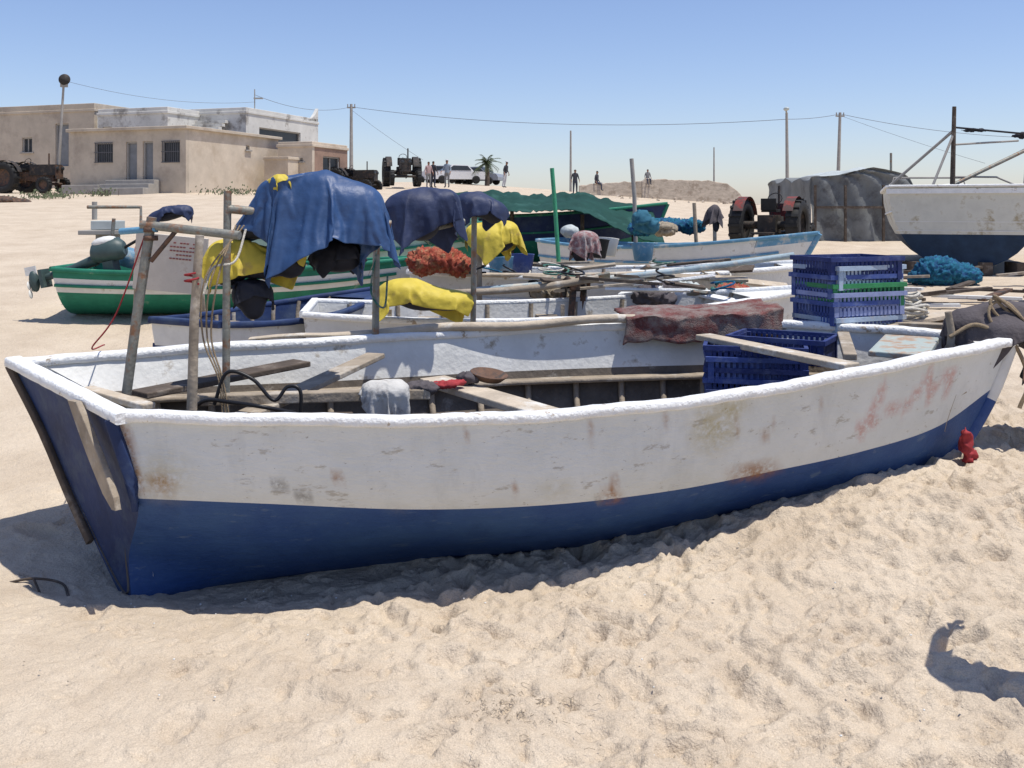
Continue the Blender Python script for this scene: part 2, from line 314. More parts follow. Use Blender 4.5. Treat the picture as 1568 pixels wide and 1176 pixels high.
def catm(A,k):
    A=np.asarray(A,float);n=len(A);out=[]
    ext=np.concatenate([[2*A[0]-A[1]],A,[2*A[-1]-A[-2]]])
    for i in range(n-1):
        p0,p1,p2,p3=ext[i],ext[i+1],ext[i+2],ext[i+3]
        for j in range(k):
            t=j/k; out.append(.5*((2*p1)+(-p0+p2)*t+(2*p0-5*p1+4*p2-p3)*t*t+(-p0+3*p1-3*p2+p3)*t**3))
    out.append(A[-1]); return np.array(out)
A=catm(ctrl,26); A=catm(A.transpose(1,0,2),8).transpose(1,0,2)
NS,NG=A.shape[:2]
cen=(A[:,0]+A[:,-1])/2
INN=A+(cen[:,None,:]-A)*.055
NI=NS-16
hullw=bpy.data.materials.new('hull_white'); hullw.use_nodes=True
def hullmat(m,base,base2,stainy=True,dirt=(.34,.31,.26)):
    nt=m.node_tree;N=nt.nodes;Lk=nt.links;b=N['Principled BSDF'];b.inputs['Roughness'].default_value=.6;b.inputs['Specular IOR Level'].default_value=.3
    tc=N.new('ShaderNodeTexCoord')
    def nz(s,d=6,r=.6,st=(1,1,1)):
        mp=N.new('ShaderNodeMapping');mp.inputs['Scale'].default_value=st;Lk.new(tc.outputs['Object'],mp.inputs[0])
        n=N.new('ShaderNodeTexNoise');n.inputs['Scale'].default_value=s;n.inputs['Detail'].default_value=d;n.inputs['Roughness'].default_value=r;Lk.new(mp.outputs[0],n.inputs['Vector']);return n.outputs[0]
    def mr(x,a,bb,c=0,d=1):
        r=N.new('ShaderNodeMapRange');r.inputs[1].default_value=a;r.inputs[2].default_value=bb;r.inputs[3].default_value=c;r.inputs[4].default_value=d;Lk.new(x,r.inputs[0]);return r.outputs[0]
    def mixc(f,a,bb,mode='MIX'):
        x=N.new('ShaderNodeMix');x.data_type='RGBA';x.blend_type=mode
        Lk.new(f,x.inputs[0]) if not isinstance(f,float) else setattr(x.inputs[0],'default_value',f)
        Lk.new(a,x.inputs[6]) if not isinstance(a,tuple) else setattr(x.inputs[6],'default_value',(*a,1))
        Lk.new(bb,x.inputs[7]) if not isinstance(bb,tuple) else setattr(x.inputs[7],'default_value',(*bb,1))
        return x.outputs[2]
    def mul(a,bb):
        x=N.new('ShaderNodeMath');x.operation='MULTIPLY';Lk.new(a,x.inputs[0])
        Lk.new(bb,x.inputs[1]) if not isinstance(bb,float) else setattr(x.inputs[1],'default_value',bb)
        return x.outputs[0]
    c=mixc(mr(nz(2.2,6,.7),.35,.68),base,base2)
    c=mixc(mul(mr(nz(5,6,.75,(1,1,.25)),.52,.70),.55),c,tuple(x*.74 for x in base))
    c=mixc(mul(mr(nz(16,5,.72,(.3,1,1)),.60,.66),.65),c,dirt)
    c=mixc(mul(mr(nz(45,4,.75,(.5,1,1)),.66,.70),.8),c,tuple(x*.7 for x in dirt))
    if stainy:
        for nm,col,st in(('rust',(.30,.13,.04),.9),('stain',(.42,.36,.18),.75),('red',(.50,.22,.18),.65),('dark',(.2,.19,.17),.8)):
            at=N.new('ShaderNodeAttribute');at.attribute_name=nm
            nn=mr(nz(40 if nm in('red','dark') else 22,4,.7),.32,.55)
            c=mixc(mul(mul(at.outputs['Fac'],nn),st),c,col)
    Lk.new(c,b.inputs['Base Color'])
    b1=N.new('ShaderNodeBump');b1.inputs['Strength'].default_value=.6;b1.inputs['Distance'].default_value=.014;Lk.new(nz(12,6,.65,(.45,1,1.2)),b1.inputs['Height'])
    b2=N.new('ShaderNodeBump');b2.inputs['Strength'].default_value=.5;b2.inputs['Distance'].default_value=.005;Lk.new(nz(60,4,.6,(.35,1,1)),b2.inputs['Height']);Lk.new(b1.outputs[0],b2.inputs['Normal']);Lk.new(b2.outputs[0],b.inputs['Normal'])
hullmat(hullw,(.66,.68,.67),(.57,.59,.57))
hullb=bpy.data.materials.new('hull_blue');hullb.use_nodes=True;hullmat(hullb,(.020,.058,.19),(.038,.09,.22),True,(.10,.15,.24))
boat=empty('wooden_fishing_boat')
mb=MB(); mb.grid([[tuple(p) for p in r] for r in A],hullw,mf=lambda i,j: hullw if (j<8 or j>=40) else hullb)
T=[tuple(p) for p in A[0]]; half=NG//2
tr=[]
for j in range(half+1):
    a=V(T[j]); c=V(T[NG-1-j]); tr.append([a.lerp(c,t/10) for t in range(11)])
hs=mb.build('hull_shell',boat)
p=arr(hs.data)
def seg(p,a,b,w):
    a=np.array(a);b=np.array(b);d=b-a;q=p[:,[0,2]]-a;t=np.clip((q@d)/(d@d),0,1);r=np.linalg.norm(q-t[:,None]*d,axis=1)
    return np.clip(1.4-r/w,0,1)
def spot(p,c,r): return np.clip(1.3-np.sqrt(((p[:,0]-c[0])/r[0])**2+((p[:,2]-c[1])/r[1])**2),0,1)
nearm=np.tile(np.arange(NG)<24,NS).astype(float)
drips=[seg(p,(x,.76),(x+.01,.76-l),.006)*.6 for x,l in((-1.3,.12),(-.9,.08),(-.2,.1),(.35,.14),(.7,.1),(1.05,.12),(1.5,.1))]
at={'rust':np.maximum.reduce([spot(p,(-1.51,.52),(.07,.05)),spot(p,(-.75,.535),(.025,.025)),spot(p,(.45,.385),(.06,.04)),spot(p,(1.17,.43),(.14,.05)),seg(p,(.45,.38),(.47,.5),.012),seg(p,(-1.66,.75),(-1.6,.5),.02),seg(p,(1.25,.66),(1.2,.6),.015)*.6,seg(p,(.0,.4),(.02,.5),.008)*.7]+drips),
    'stain':np.maximum.reduce([spot(p,(.94,.68),(.13,.12)),spot(p,(1.02,.77),(.1,.06)),spot(p,(.2,.45),(.08,.04))*.5,spot(p,(-1.5,.55),(.14,.12))*.5]),
    'red':np.maximum.reduce([seg(p,a,b,.022) for a,b in[((1.87,.82),(1.76,.56)),((1.84,.72),(2.0,.66)),((2.0,.66),(2.12,.80)),((2.15,.86),(2.17,.70)),((2.17,.76),(2.32,.86)),((2.32,.86),(2.28,.74)),((1.74,.6),(1.84,.62))]]),
    'dark':np.maximum.reduce([seg(p,(-1.1+.03*k,.56-.01*k),(-.96+.03*k,.47-.01*k),.005) for k in range(5)]+[spot(p,(-.5,.40),(.06,.02))*.6,seg(p,(.38,.34),(.4,.4),.008)])}
for k,v in at.items():
    a=hs.data.attributes.new(k,'FLOAT','POINT'); a.data.foreach_set('value',(v*nearm).astype(np.float32))
mb=MB(); mb.grid([[tuple(q) for q in r] for r in tr],NAVY,False,mf=lambda i,j: NAVY); mb.build('transom',boat)  # darker than the hull blue: the transom's shade is put into its colour
mb=MB(); mb.grid([[tuple(p) for p in r] for r in INN[:NI]],WHITE,mf=lambda i,j: WHITE if (j<5 or j>=44) else INNER)
for e,dx in((3,.05),(NI-1,0)):
    tr2=[]
    for j in range(half-3):
        a=V(INN[e][j])+V((dx,0,0)); c=V(INN[e][NG-1-j])+V((dx,0,0)); tr2.append([a.lerp(c,t/10) for t in range(11)])
    mb.grid(tr2,WHITE,False)
mb.build('inner_planking',boat)
mb=MB()
def rim(j): return [V((A[i,j]*.5+INN[i,j]*.5))+V((0,0,.010+.003*math.sin(i*.23)+.0015*math.sin(i*.9))) for i in range(0,NS,2)]
mb.strip(rim(0),.072,.046,CAP,True,.035); mb.strip(rim(NG-1),.085,.046,CAP,True,.035)
a=V(A[0,0]);c=V(A[0,-1]); mb.strip([a.lerp(c,t/24)+V((.02,0,.012)) for t in range(-1,26)],.085,.05,CAP,True,.05)
P=[[V(A[i,0]).lerp(V(A[i,-1]),t/6)+V((0,0,.004)) for t in range(7)] for i in range(NI-2,NS,2)]; mb.grid(P,WHITE,False)
mb.build('gunwale_cap',boat)
mb=MB()
mb.strip([V(A[0,j])+V((-.012,-.012,0)) for j in range(0,10)],.03,.05,NAVY,True)
mb.strip([V(A[0,-1-j])+V((-.02,0,0)) for j in range(0,20,2)],.03,.04,WOODD,True)
mb.build('corner_trim',boat)
mb=MB()
q0=V((-1.93,4.385,.845));q1=V((-1.665,4.19,.42)); P=[]
out=V((-.68,-.73,0))*.03
for k in range(9):
    pp=q0.lerp(q1,k/8)+out; w=.045+.018*math.sin(k/8*math.pi) if k<8 else .02
    side=V((.73,-.68,.05))*w; P.append([pp-side+out*.5,pp+side+out*.5,pp+side-out*.5,pp-side-out*.5])
mb.grid(P,WOOD,False,cu=True); mb.add(P[0],[(0,1,2,3)],WOOD); mb.add(P[-1],[(0,1,2,3)],WOOD)
mb.build('transom_board',boat,.006)
mb=MB(); mb.strip([V(A[i,24])+V((0,0,-.02)) for i in range(2,NS,6)],.05,.08,BLUE,True)
st=[V((A[-1,j]+A[-1,NG-1-j])/2)+V((.015,0,0)) for j in range(0,25,2)]
mb.strip(st[:6],.05,.06,WHITE,True); mb.strip(st[5:],.05,.06,BLUE,True); mb.build('keel',boat)
mb=MB()
for side in(0,1):
    st=[]
    for i in range(6,NI-2,4):
        j=NG-1-5 if side else 5
        st.append(V(INN[i,j])+V((0,-.04 if side else .03,0)))
    mb.strip(st,.10 if side else .06,.03,WOOD,True,.05)
    for i in range(14,NI-4,9):
        js=range(NG-1-5,26,-2) if side else range(5,23,2)
        pts=[V(INN[i,j])+(V(cen[i])-V(INN[i,j])).normalized()*.02 for j in js]
        for a,c in zip(pts[:-1],pts[1:]): mb.tube([a,c],.02,WOOD,6,False)
P=[[V(INN[i,18]).lerp(V(INN[i,30]),t/8)+V((0,0,.10+.004*(t%2))) for t in range(9)] for i in range(4,NI,6)]
mb.grid(P,WOODD,False)
mb.build('ribs_and_floor',boat)
def plank(mb,a,b,w,t,m,twist=0):
    a=V(a);b=V(b);d=(b-a);L=d.length;q=d.to_track_quat('X','Z').to_matrix()@Matrix.Rotation(twist,3,'X')
    mb.box((a+b)/2,(L,w,t),m,q)
mb=MB()
plank(mb,(-.42,5.15,.80),(.19,4.36,.775),.16,.035,WOODL)
plank(mb,(1.15,5.9,.93),(1.72,4.95,.90),.12,.035,WOODL)
plank(mb,(-1.25,4.45,.74),(-.80,5.75,.84),.12,.03,WOOD)
plank(mb,(-1.50,4.66,.79),(-.40,4.78,.80),.07,.05,WOOD)
plank(mb,(-1.85,4.85,.78),(-1.2,5.6,.82),.16,.03,WOODD)
plank(mb,(-1.6,4.5,.72),(-.75,4.55,.72),.22,.03,WOODD)
plank(mb,(2.05,5.2,.92),(2.35,5.75,.94),.3,.03,M('bow_deck_paint',(.36,.42,.40),.8,.2,8,.3,c2=(.35,.25,.18),c2s=8,c2t=.52))
plank(mb,(1.78,5.15,.92),(1.98,5.85,.95),.07,.035,WOOD)
plank(mb,(-2.05,4.72,.83),(-1.65,4.45,.80),.07,.03,WOODL)
mb.build('thwarts',boat,.006)
mb=MB()
for k in range(6):
    i=40+k*22; a=V(INN[i,7])+V((0,.1,.0)); mb.tube([a,a+V((.3,.25+.1*math.sin(k),-.05))],.018,WOODD,6)
mb.build('oar_rests',boat)
mb=MB(); pa=V((-1.60,5.98,.885));pb=V((.80,6.22,.985))
pts=[pa.lerp(pb,t/16)+V((0,0,.01*math.sin(t))) for t in range(17)]
P=[]
for k,pp in enumerate(pts):
    w=.05 if k<4 else .028; hh=.012 if k<4 else .028
    if k==4: w=.035;hh=.022
    P.append([pp+V((0,w*math.cos(g),hh*math.sin(g)+.02)) for g in [2*math.pi*q/8 for q in range(8)]])
mb.grid(P,WOODL,True,cu=True); mb.add(P[0],[tuple(range(8))],WOODL); mb.add(P[-1],[tuple(range(8))],WOODL); mb.build('oar')
mb=MB()
mb.tube([(-1.73,4.7,1.66),(-1.80,4.7,1.2),(-1.90,4.72,.5)],.024,PIPE,10)
mb.tube([(-1.42,4.45,1.58),(-1.445,4.45,1.2),(-1.47,4.47,.5)],[.020,.022,.026],WOOD,10)
mb.tube([(-1.424,4.9,1.79),(-1.43,4.9,1.2),(-1.434,4.9,.4)],.020,PIPE,10)
mb.tube([(-1.78,4.7,1.625),(-1.28,4.6,1.575)],.021,PIPE,10)
mb.tube([(-1.42,4.9,1.70),(-.62,5.02,1.62)],.022,PIPE,10)
mb.tube([(-1.9,4.75,1.59),(-1.7,4.68,1.605)],.016,LBLUE,10)
mb.tube([(-1.73,4.69,1.45),(-1.6,4.67,1.6)],.012,RUST,8)
for z in(1.60,1.56): mb.lathe([(.026,-.012),(.034,-.012),(.034,.012),(.026,.012)],(-1.735,4.7,z),(0,0,1),RUST,12)
mb.build('stern_pipe_frame')
def bez(pts,k=10): return [tuple(q) for q in catm(np.array(pts,float),k)]
mb=MB()
mb.tube(bez([(-1.40,4.6,.78),(-1.34,4.6,.93),(-1.22,4.6,.9),(-1.12,4.6,.80),(-1.06,4.62,.86),(-1.0,4.62,.84),(-1.0,4.62,.70)]),.009,HOSE,8)
mb.tube(bez([(-1.52,4.62,.74),(-1.44,4.6,.80),(-1.3,4.55,.80),(-1.15,4.5,.79),(-1.02,4.6,.74)]),.010,HOSE,8)
mb.build('fuel_hose')
mb=MB()
for s in range(3):
    mb.tube(bez([(-1.30-.02*s,4.75,1.62),(-1.44+.03*s,4.6,1.38),(-1.46+.02*s,4.62,1.1),(-1.38+.01*s,4.6,.9),(-1.36+.015*s,4.6,.72)]),.0045,ROPET,6)
mb.tube(bez([(-1.30,4.78,1.60),(-1.33,4.7,1.45),(-1.42,4.65,1.42),(-1.45,4.6,1.3)]),.006,ROPEW,6)
mb.tube(bez([(-1.75,4.69,1.6),(-1.9,4.7,1.2),(-2.06,4.8,1.02),(-2.25,5.4,.95)]),.004,REDP,6)
mb.tube([(-1.45+.03*math.cos(t*.7),4.43+.03*math.sin(t*.7),1.36+.003*t) for t in range(18)],.005,REDP,6)
mb.build('lashing_rope')
mb=MB(); mb.lathe([(.0,0),(.065,0),(.095,.03),(.10,.033),(.095,.038),(.06,.012),(0,.01)],(-.12,4.98,.83),(.15,-.1,1),RUST); mb.build('rusty_pan')
lumpy('red_rag',[((-.33,4.82,.835),(.07,.04,.018)),((-.27,4.86,.84),(.04,.035,.015))],.008,REDP,.02,25,seed=6)
lumpy('dark_rag_bundle',[((-.44,4.80,.82),(.09,.06,.03)),((-.22,4.95,.84),(.06,.05,.03))],.008,JACK,.03,18,seed=7)
mb=MB(); mb.lathe([(.0,0),(.09,0),(.12,.06),(.125,.065),(.085,.012),(0,.012)],(.75,5.2,.46),(.1,-.2,1),WHITE); mb.build('enamel_bowl')
# ---------------------------------------------------------------- crates
def crate(mb,c,rz,m,L=.56,W=.38,Hh=.15):
    old=mb.M; mb.M=old@Matrix.Translation(V(c))@Matrix.Rotation(rz,4,'Z')
    mb.box((0,0,.006),(L*.9,W*.9,.012),m)
    for sy in(-1,1):
        mb.box((0,sy*W/2,Hh-.014),(L+.02,.022,.028),m); mb.box((0,sy*(W/2-.012),Hh*.45),(L*.95,.008,.02),m)
        mb.box((0,sy*(W/2-.018),.02),(L*.93,.01,.03),m)
        for k in range(17): mb.box((-L*.46+k*L*.92/16,sy*(W/2-.013),Hh*.45),(.018,.01,Hh*.85),m)
    for sx in(-1,1):
        mb.box((sx*L/2,0,Hh-.014),(.022,W-.024,.0275),m); mb.box((sx*(L/2-.012),0,Hh*.45),(.008,W*.95,.02),m)
        mb.box((sx*(L/2-.018),0,.02),(.01,W*.88,.03),m)
        for k in range(12): mb.box((sx*(L/2-.013),-W*.42+k*W*.84/11,Hh*.45),(.01,.018,Hh*.85),m)
        for sy in(-1,1): mb.box((sx*(L/2-.02),sy*(W/2-.02),Hh*.45),(.035,.035,Hh*.88),m)
    mb.M=old
CB=M('crate_blue',(.055,.09,.28),.6,.25,8,.1,c2=(.13,.17,.34),c2s=7,c2t=.56); CG=M('crate_green',(.04,.24,.09),.5,.15,8,.1); CGR=M('crate_grey_blue',(.36,.45,.56),.55,.15,8,.1,c2=(.48,.48,.5),c2s=9,c2t=.58); CBD=M('crate_navy',(.025,.04,.15),.6,.2,8,.1,c2=(.07,.09,.2),c2s=7,c2t=.56)
CLV=M('crate_lavender',(.28,.32,.52),.55,.2,8,.1)
mb=MB()
zz=.875
for k,m in enumerate([CGR,CB,CLV,CG,CB,CGR,CBD]):
    crate(mb,(2.16+random.uniform(-.015,.015),6.3+random.uniform(-.01,.01),zz),math.radians(24+random.uniform(-3,3)),m); zz+=.10 if k==0 else .055
mb.build('fish_crate_stack')
mb=MB()
for k in range(6): crate(mb,(1.42,5.72,.46+.062*k),math.radians(-12+3*math.sin(k*2)),CBD if k%2 else CB)
crate(mb,(1.62,5.85,.80),math.radians(-30),CBD)
mb.build('fish_crate_stack')
def rugf(u,v):
    x=.70+.99*u+.02*math.sin(v*7); s=v*.80
    base=1.0+.055*u
    if s<.16: y=6.14+.012*math.sin(u*13); z=base-.16+s+.012*math.sin(u*9)
    else: y=6.14+(s-.16)*.92; z=base+.008*math.sin(u*8)+.03*math.sin((s-.16)*5)
    return (x,y,z)
RUG=M('red_rug_weave',(.17,.06,.055),.95,.4,10,.7,c2=(.25,.21,.19),c2s=7,c2t=.50,c2w=.09,bs=150)
sheet('red_rug',rugf,70,60,RUG,.03,5,11,th=.014)
mb=MB()
mb.tube([(-.83,6,1.62),(-.84,6,.6)],.022,PIPE,8); mb.tube([(-.87,6.0,1.5),(-.3,6.2,1.62)],.02,PIPE,8)
mb.tube(bez([(-.82,5.98,1.48),(-.86,5.97,1.2),(-.78,5.97,1.1),(-.76,5.98,1.3)]),.006,NETG,6)
mb.tube([(-.27,7,1.66),(-.28,7,.7)],.02,PIPE,8); mb.tube([(-.3,9,1.5),(-.3,9,.6)],.025,WOOD,8)
mb.build('net_hauler_post')
# ---------------------------------------------------------------- generic boat
def make_boat(name,L,B,Hh,loc,yaw,top,bot,inner,cap,wl=.5,sheer=.25,tw=.7,rake=.35,roll=0,pitch=0,thw=(.25,.5,.75),capw=.06,band=None):
    root=empty(name)
    mb=MB(); mb.M=Matrix.Translation(V(loc))@Matrix.Rotation(yaw,4,'Z')@Matrix.Rotation(pitch,4,'Y')@Matrix.Rotation(roll,4,'X')
    ns=30;ng=20;O=[];Ii=[];fr=[]
    for i in range(ns+1):
        s=i/ns
        w=B/2*(1-(1-tw)*((.45-s)/.45)**2) if s<.45 else B/2*(1-((s-.45)/.55)**2.4)
        w=max(w,.015); rz=Hh*(1+sheer*((s-.35)/.65)**2); kz=0 if s<.65 else .35*Hh*((s-.65)/.35)**2
        ro=[];ri=[];f=[]
        for j in range(-ng//2,ng//2+1):
            g=j/(ng/2); th=abs(g)*math.pi/2; y=w*math.sin(th)**.8*(1 if g>=0 else -1); z=kz+(rz-kz)*(1-math.cos(th))
            x=s*L+rake*(z/Hh)*s**4-(.12*Hh*(z/Hh)*(1-s)**6)
            ro.append(V((x,y,z))); ri.append(V((x,y*.94,rz-(rz-z)*.92))); f.append(z/rz)
        O.append(ro);Ii.append(ri);fr.append(f)
    def mf(i,j):
        v=(fr[i][j]+fr[i][j+1])/2
        if band and v>band[0]: return band[1]
        return top if v>wl else bot
    mb.grid(O,top,mf=mf)
    t=[[O[0][j].lerp(O[0][ng-j],k/4) for k in range(5)] for j in range(ng//2+1)]
    mb.grid(t,top,False,mf=lambda i,j: mf(0,min(i,ng-1)))
    mb.build('hull',root)
    M0=mb.M; mb=MB(); mb.M=M0; mb.grid(Ii[:ns-2],inner)
    for e,dx in((0,.03),(ns-3,0)):
        t=[[Ii[e][j].lerp(Ii[e][ng-j],k/4)+V((dx,0,0)) for k in range(5)] for j in range(ng//2+1)]; mb.grid(t,inner,False)
    fl=[[Ii[i][5].lerp(Ii[i][ng-5],k/4)+V((0,0,.03)) for k in range(5)] for i in range(ns-3)]; mb.grid(fl,WOODD,False)
    for s in range(2,ns-3,3):
        mb.tube([Ii[s][j] for j in range(0,6)],.02,WOOD,6,False); mb.tube([Ii[s][ng-j] for j in range(0,6)],.02,WOOD,6,False)
    mb.build('inner_planking',root)
    mb=MB(); mb.M=M0
    for j in(0,ng): mb.strip([r[j]+V((0,0,.01)) for r in O],capw,.045,cap,True,.08)
    mb.strip([O[0][0].lerp(O[0][ng],k/6)+V((0,0,.012)) for k in range(7)],capw,.05,cap,True)
    mb.strip([(O[-1][j]+O[-1][ng-j])/2+V((.02,0,.0)) for j in range(0,ng//2+1)],.05,.06,cap,True)
    for j in (2,ng-2): mb.strip([r[j]*1.0+V((0,-.012 if j==2 else .012,0)) for r in O[:-2]],.02,.03,cap,True)
    mb.grid([[O[i][0].lerp(O[i][ng],k/4)+V((0,0,.002)) for k in range(5)] for i in range(ns-4,ns+1)],inner,False)
    mb.build('gunwale_cap',root)
    mb=MB(); mb.M=M0
    for s in thw:
        i=int(s*ns); a=Ii[i][1];c=Ii[i][ng-1]; plank(mb,a,c,.18,.035,WOOD)
    mb.strip([r[ng//2]+V((0,0,-.03)) for r in O[:-1]],.05,.08,bot,True)
    mb.build('thwarts',root)
    return root
make_boat('wooden_fishing_boat',3.75,1.45,.80,(-1.50,7.75,.06),math.radians(7),WHITE,BLUE,WHITE,CAP,wl=.4,sheer=.22,tw=.75)
make_boat('wooden_fishing_boat',4.0,1.6,.68,(-.9,10.2,.35),math.radians(-3),WHITE,LBLUE,WHITE,CAP,wl=.4,sheer=.2)
make_boat('wooden_fishing_boat',3.8,1.4,.62,(2.9,10.4,.22),math.radians(176),WHITE,BLUE,LBLUE,CAP,wl=.4,sheer=.2)
make_boat('wooden_fishing_boat',3.4,1.35,.62,(.7,14.6,.55),math.radians(-35),WHITE,LBLUE,LBLUE,LBLUE,wl=.45,sheer=.35,band=(.93,LBLUE))
make_boat('green_fishing_boat',3.3,1.3,.45,(-4.55,10.3,.60),math.radians(3),WHITE,GREEN,GREEN,GREEN,wl=.6,sheer=.3,tw=.85,band=(.9,GREEN))
make_boat('green_fishing_boat',2.7,1.2,.6,(-3.3,12.6,.76),math.radians(-10),M('pale_green_paint',(.36,.5,.42),.7,.2,5,.2),GREEN,GREEN,GREEN,wl=.6,sheer=.3)
make_boat('blue_skiff',1.9,1.0,.55,(-2.35,7.2,.28),math.radians(62),WHITE,NAVY,NAVY,NAVY,wl=.75,sheer=.2,thw=(.4,))
mb=MB()
def pole(a,b,r,m,n=8): mb.tube([V(a).lerp(V(b),t/5)+V((0,0,-.03*math.sin(t/5*math.pi))) for t in range(6)],r,m,n)
pole((-.35,8.9,.96),(2.62,9.1,1.27),.028,M('grey_blue_pole',(.28,.36,.40),.7,.25,8,.2,c2=(.5,.48,.42),c2s=5,c2t=.55)); mb.build('mooring_pole')
mb=MB(); pole((-.50,8.4,.98),(.75,8.5,1.10),.03,WOOD); mb.build('wooden_boom')
mb=MB(); pole((-.6,9.3,1.08),(1.9,9.6,1.10),.022,WOODL); mb.build('wooden_boom')
mb=MB()
for k in range(34):
    a=V((random.uniform(-.1,2.2),random.uniform(8.3,10.6),random.uniform(.92,1.16))); d=V((random.uniform(.3,.9),random.uniform(-.4,.4),random.uniform(-.10,.10)))
    plank(mb,a,a+d,random.uniform(.03,.14),.025,random.choice([WOODL,WOOD,WHITE,CAP,WOODD,PIPE,WOODD]),random.uniform(-.6,.6))
mb.build('loose_planks',None,.004)
mb=MB()
for k in range(18):
    a=V((random.uniform(-.4,2.2),random.uniform(8.2,10.5),random.uniform(.95,1.1))); r=random.uniform(.06,.13)
    mb.tube([a+V((r*math.cos(t*.4),r*math.sin(t*.4),.004*t+.02*math.sin(t*.4+k))) for t in range(26)],.009,random.choice([ROPEW,ROPET,NETB,HOSE,NETG]),6)
mb.build('rope_coils')
for k in range(12):
    x=random.uniform(.2,2.2);y=random.uniform(8.4,10.3)
    m=[NETT,JACK,TARPK,NETT,GREYL,NETG,JACK,NETR,NETT,TARPK,NETB,GREYL][k]; lumpy('fishing_net' if 'net' in m.name else 'folded_tarp',[((x,y,.94),(random.uniform(.10,.18),.14,.08)),((x+.12,y,.92),(.1,.1,.06))],.018,m,.08,10,(1.4,1,1.4),seed=60+k)
mb=MB()
for (x,y) in((.52,8.6),(.62,8.7),(.45,8.8)):
    mb.tube([(x,y,.75),(x+.02,y,1.02),(x-.05,y,1.1)],.03,RUST,8); mb.box((x+.03,y,1.03),(.09,.1,.09),RUST)
mb.lathe([(0,-.1),(.07,-.1),(.07,-.08),(.03,-.07),(.03,.07),(.07,.08),(.07,.1),(0,.1)],(.55,8.65,1.0),(1,.2,0),DARKM,16)
mb.build('net_winch',None,.01)
mb=MB()
for (x,y,z,l) in((-.37,7.25,.86,.12),(.38,7.35,.86,.12),(-.9,7.2,.86,.1)): mb.box((x,y,z+l/2),(.03,.03,l),WOOD)
mb.build('thole_pins')
lumpy('white_bucket_cover',[((.62,10.5,1.46),(.1,.1,.07))],.015,GREYL,.02,9,seed=71)
lumpy('orange_net_pile',[((-.84,9.3,1.20),(.15,.2,.12)),((-.66,9.3,1.22),(.18,.2,.11)),((-.50,9.3,1.16),(.12,.2,.09))],.02,NETR,.07,24,seed=72,fine=.025)
lumpy('green_net_pile',[((-.9,11.9,1.42),(.25,.2,.16)),((-.55,12,1.45),(.15,.2,.16)),((-.2,12,1.4),(.2,.2,.2))],.025,NETG,.06,18,seed=73,fine=.02)
lumpy('blue_net_pile',[((2.1,13.3,1.48),(.25,.3,.08)),((2.45,13.3,1.46),(.16,.2,.10)),((1.75,13.2,1.43),(.18,.2,.08))],.022,NETB,.08,14,seed=74,fine=.02)
lumpy('folded_tarp',[((1.62,12.2,1.55),(.12,.12,.12)),((1.72,12.2,1.5),(.1,.1,.1))],.02,M('teal_cloth',(.03,.12,.18),.9),.09,9,seed=76)
lumpy('coiled_net',[((1.95,12.6,1.44),(.18,.18,.08))],.02,NETT,.07,16,seed=77)
for k,(x,y,z) in enumerate([(1.5,11.2,1.2),(.95,11.0,1.25),(1.1,11.4,1.25),(.1,10.2,1.12),(-.1,9.9,1.1)]):
    mb=MB(); mb.lathe([(0,0),(.10,0),(.13,.2),(.135,.21),(.1,.21),(.09,.02),(0,.02)],(x,y,z-.1),(.1*math.sin(k),.1,1),[LBLUE,BLACK,WHITE,CB,LBLUE][k]); mb.build('plastic_bucket')
def can(u,v):
    x=-1.45+3.75*u; ridge=2.05-.13*u-1.6*max(0,u-.72)**1.5; d=(v-.55)
    z=ridge-abs(d)*(.75+.25*math.sin(u*7+1))-.05*math.sin(u*math.pi*3)**2
    return (x,14.6+2.7*v,z)
sheet('green_tarp_canopy',can,90,40,TARPG,.07,2,80,th=.01,st=(2.5,.5,1))
mb=MB()
for x in(-1.2,0,1.1,1.9): mb.tube([(x,15.3,1.72-.1*max(x,0)),(x,15.3,.7)],.03,WOODD,8); mb.tube([(x,17.1,1.6-.1*max(x,0)),(x,17.1,.7)],.03,WOODD,8)
mb.build('canopy_posts')
make_boat('covered_fishing_boat',4.0,1.6,.85,(-1.9,16.2,.72),math.radians(-2),NAVY,GREEN,NAVY,GREEN,thw=())
mb=MB(); GP=M('green_post_paint',(.05,.28,.15),.6,.2,10,.1)
mb.tube([(.49,12,2.2),(.53,12,1.7),(.60,12,.6)],.026,GP,10); mb.build('green_post')
mb=MB(); mb.tube([(1.71,14,2.42),(1.75,14,1.9),(1.79,14,.5)],.03,CONC,8); mb.build('wooden_post')
mb=MB(); mb.tube([(2.42,13,1.78),(2.48,13,.6)],.025,WOOD,8); mb.build('wooden_post')
mb=MB(); mb.tube([(2.68,12.95,1.75),(2.7,13.0,.6)],.025,WOOD,8); mb.build('wooden_post')
# ---------------------------------------------------------------- bow side clutter (right)
mb=MB(); mb.tube([(2.46,5.52,1.12),(2.48,5.52,1.0),(2.46,5.52,.8)],[.02,.022,.024],WOOD,8); mb.build('bow_post')
mb=MB(); mb.tube([(3.1,5.62,1.06),(3.12,5.64,.5),(3.12,5.66,h(3.1,5.6)-.1)],.03,WOODD,8); mb.tube([(2.6,5.62,1.0),(3.3,5.62,1.03)],.025,WOODD,8); mb.build('trestle_rail')
mb=MB()
for k in range(3):
    mb.tube([(2.76+.02*k+.08*math.cos(t*.35+k),5.50+.03*math.sin(t*.35),1.10+.015*k+.08*math.sin(t*.35+k*.3)) for t in range(19)],.009,ROPET,8)
mb.tube(bez([(2.46,5.5,.98),(2.6,5.5,1.05),(2.72,5.45,1.0),(2.8,5.43,.93),(2.85,5.4,.75),(2.8,5.4,.6)]),.011,ROPET,8)
mb.build('tan_rope_coil')
mb=MB()
